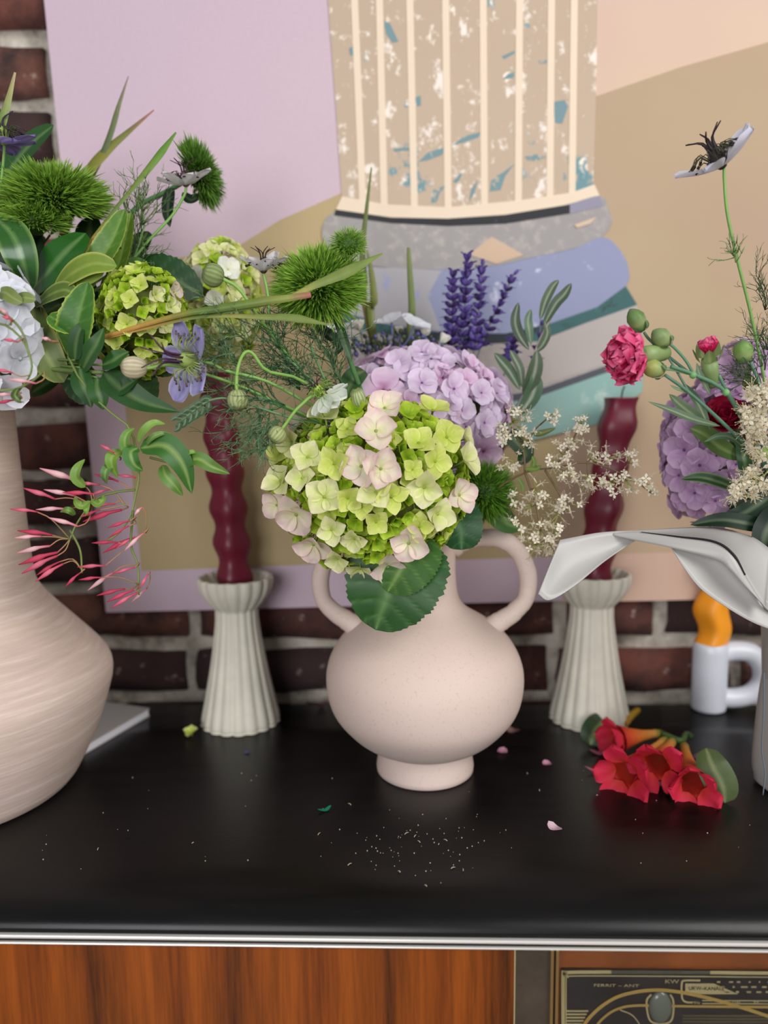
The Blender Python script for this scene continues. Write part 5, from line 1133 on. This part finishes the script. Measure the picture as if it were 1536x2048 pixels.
# dark rose
def rp(t, q, rnd): return mix((92, 4, 28), (158, 16, 56), t)
RPt = [petal_mesh('petal', 1.05, rp, a=.6, b=.28, cup=.25, bend=.25, ruff=.03, seed=i, mat=PETAL) for i in range(3)]
rs = thing('dark_rose', 'deep crimson rose half hidden among the carnation stems', 'flower', mR[0])
rc = P(1452, 845, .685); stem_part(rs, mR + [P(1510, 960, .68), rc], [.002, .002])
for i in range(18):
    t = (i + .5) / 18; inst('petal', random.choice(RPt), rs, Matrix.Translation(rc) @ basis(AX(-.3, -.75, .6)) @ Matrix.Rotation(i * 2.39996, 4, 'Z') @ Matrix.Rotation(1.45 - 1.1 * math.sqrt(t), 4, 'X') @ Matrix.Scale(.022 * (.6 + .5 * t), 4))
# white spirea-like clusters
spray('white_cluster_spray', 'dense cluster of white flowers with long curling stamens beside the crimson rose', [[(1560, 960, .65), (1535, 900, .63), (1525, 830, .622)], [(1540, 900, .63), (1520, 880, .625), (1512, 870, .622)]],
      [(1520, 800, .618, 34, 34), (1525, 845, .618, 32, 30), (1500, 830, .616, 24, 14), (1530, 780, .62, 26, 14), (1512, 885, .62, 20, 12), (1530, 920, .62, 22, 14), (1500, 862, .618, 16, 8)], mR, .0052, TF4, (110, 120, 60), 92)
spray('white_cluster_spray', 'loose sprig of white flowers hanging over the dark leaves by the wrapping collar', [[(1560, 930, .64), (1530, 950, .628), (1495, 965, .62), (1470, 985, .618)], [(1510, 958, .622), (1500, 945, .618), (1495, 935, .618)]],
      [(1475, 970, .616, 18, 12), (1468, 990, .616, 14, 9), (1500, 942, .618, 16, 9), (1508, 982, .62, 14, 9), (1532, 972, .622, 14, 9)], mR, .0048, TF4, (110, 120, 60), 93)
# leaves of the wrapped bouquet
foliage('pointed_leaf_branch', 'branch of pointed dark leaves spilling over the white wrapping collar', mR, [
    ([(1480, 915, .66), (1440, 895, .65), (1410, 870, .648), (1380, 856, .65)], 44, (70, 112, 46), dict(a=.5, b=.6)),
    ([(1490, 985, .655), (1440, 965, .645), (1400, 955, .645), (1362, 958, .65)], 26, (24, 64, 34), dict(a=.5, b=.7, edge=(90, 130, 70))),
    ([(1570, 1062, .66), (1500, 1048, .65), (1440, 1040, .65), (1380, 1050, .655)], 34, (14, 44, 30), dict(a=.5, b=.7)),
    ([(1560, 1010, .66), (1540, 1050, .645), (1528, 1080, .64), (1530, 1104, .64)], 60, (10, 34, 26), dict(a=.5, b=.6)),
    ([(1480, 880, .66), (1488, 915, .65), (1492, 945, .65), (1500, 975, .655)], 34, (30, 74, 40), dict(a=.5, b=.7)),
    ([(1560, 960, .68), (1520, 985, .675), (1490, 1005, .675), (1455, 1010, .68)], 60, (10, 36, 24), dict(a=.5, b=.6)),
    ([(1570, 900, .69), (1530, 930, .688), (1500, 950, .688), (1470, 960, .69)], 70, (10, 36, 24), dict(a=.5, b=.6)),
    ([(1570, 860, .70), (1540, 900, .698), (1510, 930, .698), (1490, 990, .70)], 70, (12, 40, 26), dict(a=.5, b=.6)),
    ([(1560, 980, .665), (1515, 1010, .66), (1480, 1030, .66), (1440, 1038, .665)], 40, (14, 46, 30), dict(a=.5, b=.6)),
    ([(1555, 900, .625), (1535, 905, .618), (1522, 912, .618), (1515, 925, .62)], 24, (110, 150, 60), dict(a=.5, b=.6)),
])

# ================================================================ FALLEN BLOOMS AND PETALS ON THE TOP
random.seed(101)
def TZ(px, py, z): return T(px, py, z)
def trumpet_petal(seed):
    def f(t, q, rnd): return mix((204, 60, 48), (210, 44, 72), t * 2)
    return petal_mesh('petal', 1.15, f, a=.5, b=.20, cup=.16, bend=-.22, ruff=.12, seed=seed)
TPm = [trumpet_petal(i) for i in range(3)]
spg = thing('trumpet_flower_sprig', 'fallen sprig of red and orange trumpet flowers lying before the candlestick', 'flower', T(1340, 1530))
node = TZ(1362, 1482, .016)
stem_part(spg, [TZ(1385, 1475, .010), TZ(1372, 1468, .014), node, TZ(1320, 1466, .016)], [.0030, .0032], (74, 104, 50), n=10)
for base_, mouth_, z0, z1, Rm in (((1318, 1466), (1236, 1478), .016, .017, .0205), ((1330, 1480), (1250, 1548), .018, .017, .0225), ((1345, 1482), (1312, 1530), .020, .024, .0200), ((1368, 1490), (1386, 1568), .014, .016, .0195)):
    a, m_ = TZ(*base_, z0), TZ(*mouth_, z1); ax = (m_ - a); L = ax.length; ax.normalize()
    M = Matrix.Translation(a) @ basis(ax)
    mb = MB(); OR = (226, 140, 60); RD = (206, 62, 40)
    mb.lathe([(-.004, .0026, (96, 120, 50)), (.004, .0046, (168, 150, 60)), (L * .15, .0042, (220, 160, 80)), (L * .4, .0056, OR), (L * .7, .0092, (222, 104, 50)), (L * .92, .0125, RD), (L, .0142, (200, 40, 44)), (L * .93, .0115, (190, 50, 36)), (L * .5, .004, (130, 40, 20))], M, 18)
    fl = mb.build('blossom', PETAL, spg)
    for k in range(5):
        Mp = Matrix.Translation(m_) @ basis(ax) @ Matrix.Rotation(k * 1.2566 + .3, 4, 'Z') @ Matrix.Translation((0, .0100, -.003)) @ Matrix.Rotation(1.0 + U(-.4, .4), 4, 'X') @ Matrix.Scale(Rm * U(.85, 1.05), 4)
        inst('petal', random.choice(TPm), fl, Mp)
lf = thing('fallen_leaf', 'smooth green leaf curled on the console beside the trumpet flowers', 'leaf', T(1440, 1560))
Y0 = T(1446, 1606).y; mb = MB(); mb.leaf([P(1412, 1496, Y0 + .022), P(1424, 1530, Y0 + .010), P(1444, 1570, Y0 + .003), P(1450, 1606, Y0)], .029, (66, 90, 46), (116, 136, 88), nrm=Vector((-.25, -1, .5)), a=.4, b=.36, fold=.12, curl=.2, nl=18, nw=4); mb.build('leaf_blade', LEAF, lf)
lf = thing('fallen_leaf', 'dark green leaf lying against the candlestick foot behind the trumpet flowers', 'leaf', T(1195, 1478))
mb = MB(); mb.leaf([TZ(1180, 1490, .003), TZ(1188, 1470, .012), TZ(1202, 1450, .016), TZ(1216, 1432, .012)], .030, (26, 58, 28), nrm=Vector((0, -.7, .7)), a=.4, b=.5); mb.build('leaf_blade', LEAF, lf)
yb = thing('fallen_bud', 'small yellow bud lying behind the trumpet flowers', 'flower bud', T(1265, 1440))
mb = MB(); mb.tube([TZ(1252, 1448, .006), TZ(1262, 1432, .008), TZ(1276, 1420, .008)], [.003, .0042, .0035], (206, 150, 60), 8, 8, (226, 196, 60)); mb.build('bud', PETAL, yb)
def scrap(label, px, py, L, W, ang, c, name='fallen_petal', cat='petal', curl=.25, group='loose petals on the console top'):
    c0 = T(px, py); k = ppm(c0); L *= k; W *= k; d = Vector((math.cos(ang), math.sin(ang), 0)); root = thing(name, label, cat, c0, group)
    mb = MB(); h = L * curl
    mb.leaf([c0 - d * L / 2 + Vector((0, 0, .0006 + h * .8)), c0 - d * L * .1 + Vector((0, 0, .0008)), c0 + d * L * .2 + Vector((0, 0, .0008)), c0 + d * L / 2 + Vector((0, 0, .0006 + h))], W, c, mix(c, (255, 255, 255), .2), nrm=Vector((0, 0, 1)), a=.5, b=.4, fold=.15, nl=8, nw=2)
    mb.build('petal', PETAL, root); return root
PKc = (206, 140, 164)
for a_ in (('curled pink petal standing alone in front of the trumpet flowers', 1110, 1659, 36, 22, 2.2, (232, 196, 206), ), ('pink petal halfway between the vase foot and the trumpet flowers', 1095, 1530, 22, 18, 2.0, PKc), ('pink petal scrap close beside the vase foot', 1004, 1506, 26, 20, 1.2, PKc), ('dull pink bud scrap behind the round vase belly', 1026, 1464, 30, 24, 2.6, (150, 110, 104)), ('dim pink petal far back between a candlestick and the round vase', 642, 1412, 30, 22, .2, (120, 74, 84)), ('pink petal touching the vase foot', 926, 1560, 18, 14, .8, PKc),
           ('long pale pink petal in front of the red trumpet flowers', 1262, 1576, 50, 20, -.5, (214, 160, 178)), ('thin pink petal sticking out under the trumpet flowers', 1198, 1548, 56, 14, -.35, (196, 120, 140)), ('white petal scrap below the trumpet flowers', 1282, 1588, 26, 16, .6, (222, 200, 200)), ('rose petal scrap under the trumpet flowers', 1318, 1570, 40, 18, .1, (186, 104, 132)), ('mauve petal behind the fallen trumpet flowers', 1196, 1508, 34, 18, -.2, (160, 90, 110)), ('pinkish petal upright between trumpet flower and green leaf', 1396, 1518, 24, 16, 1.3, (176, 110, 140)), ('tiny purple petal scrap near the candlestick beside the beige vase', 494, 1506, 12, 9, 0, (90, 96, 170))):
    scrap(*a_)
scrap('bright green leaf chip lying in front of the vase foot', 649, 1622, 30, 12, .5, (20, 140, 96), 'leaf_chip', 'leaf')
scrap('dark green sliver beside the fallen trumpet flower', 1336, 1590, 40, 10, 1.5, (30, 60, 40), 'leaf_chip', 'leaf')
fy = thing('fallen_floret', 'pale yellow hydrangea floret lying next to the candlestick nearest the notebook', 'floret', T(382, 1472), 'loose florets on the console top'); floret(fy, T(382, 1472) + Vector((0, 0, .004)), Vector((0, -.3, 1)), .0095, 'lemon')
fy = thing('fallen_floret', 'greenish floret scrap touching the foot of the candlestick beside the beige vase', 'floret', T(528, 1455), 'loose florets on the console top'); floret(fy, T(528, 1455) + Vector((0, 0, .003)), Vector((0, -.3, 1)), .0070, 'cream')
mb = MB(); random.seed(111)
for i in range(130):
    if i < 75: p = T(random.gauss(830, 75), random.gauss(1690, 34), 0)
    else: p = T(U(60, 1500), U(1540, 1745), 0)
    s = U(.00025, .0007)
    if i % 7 == 0: d = Vector((U(-1, 1), U(-1, 1), 0)) * .0035; mb.tube([p + Vector((0, 0, .0005)), p + d * .5 + Vector((0, 0, .0012)), p + d + Vector((0, 0, .0005))], .0004, (200, 186, 160), 4, 3)
    else: mb.ball(p + Vector((0, 0, s * .5)), s, (196, 184, 160), 5, 3)
tag(mb.build('pollen_crumbs', PETAL), 'pale pollen crumbs and fibres scattered over the black console top', 'crumbs', None, 'stuff')
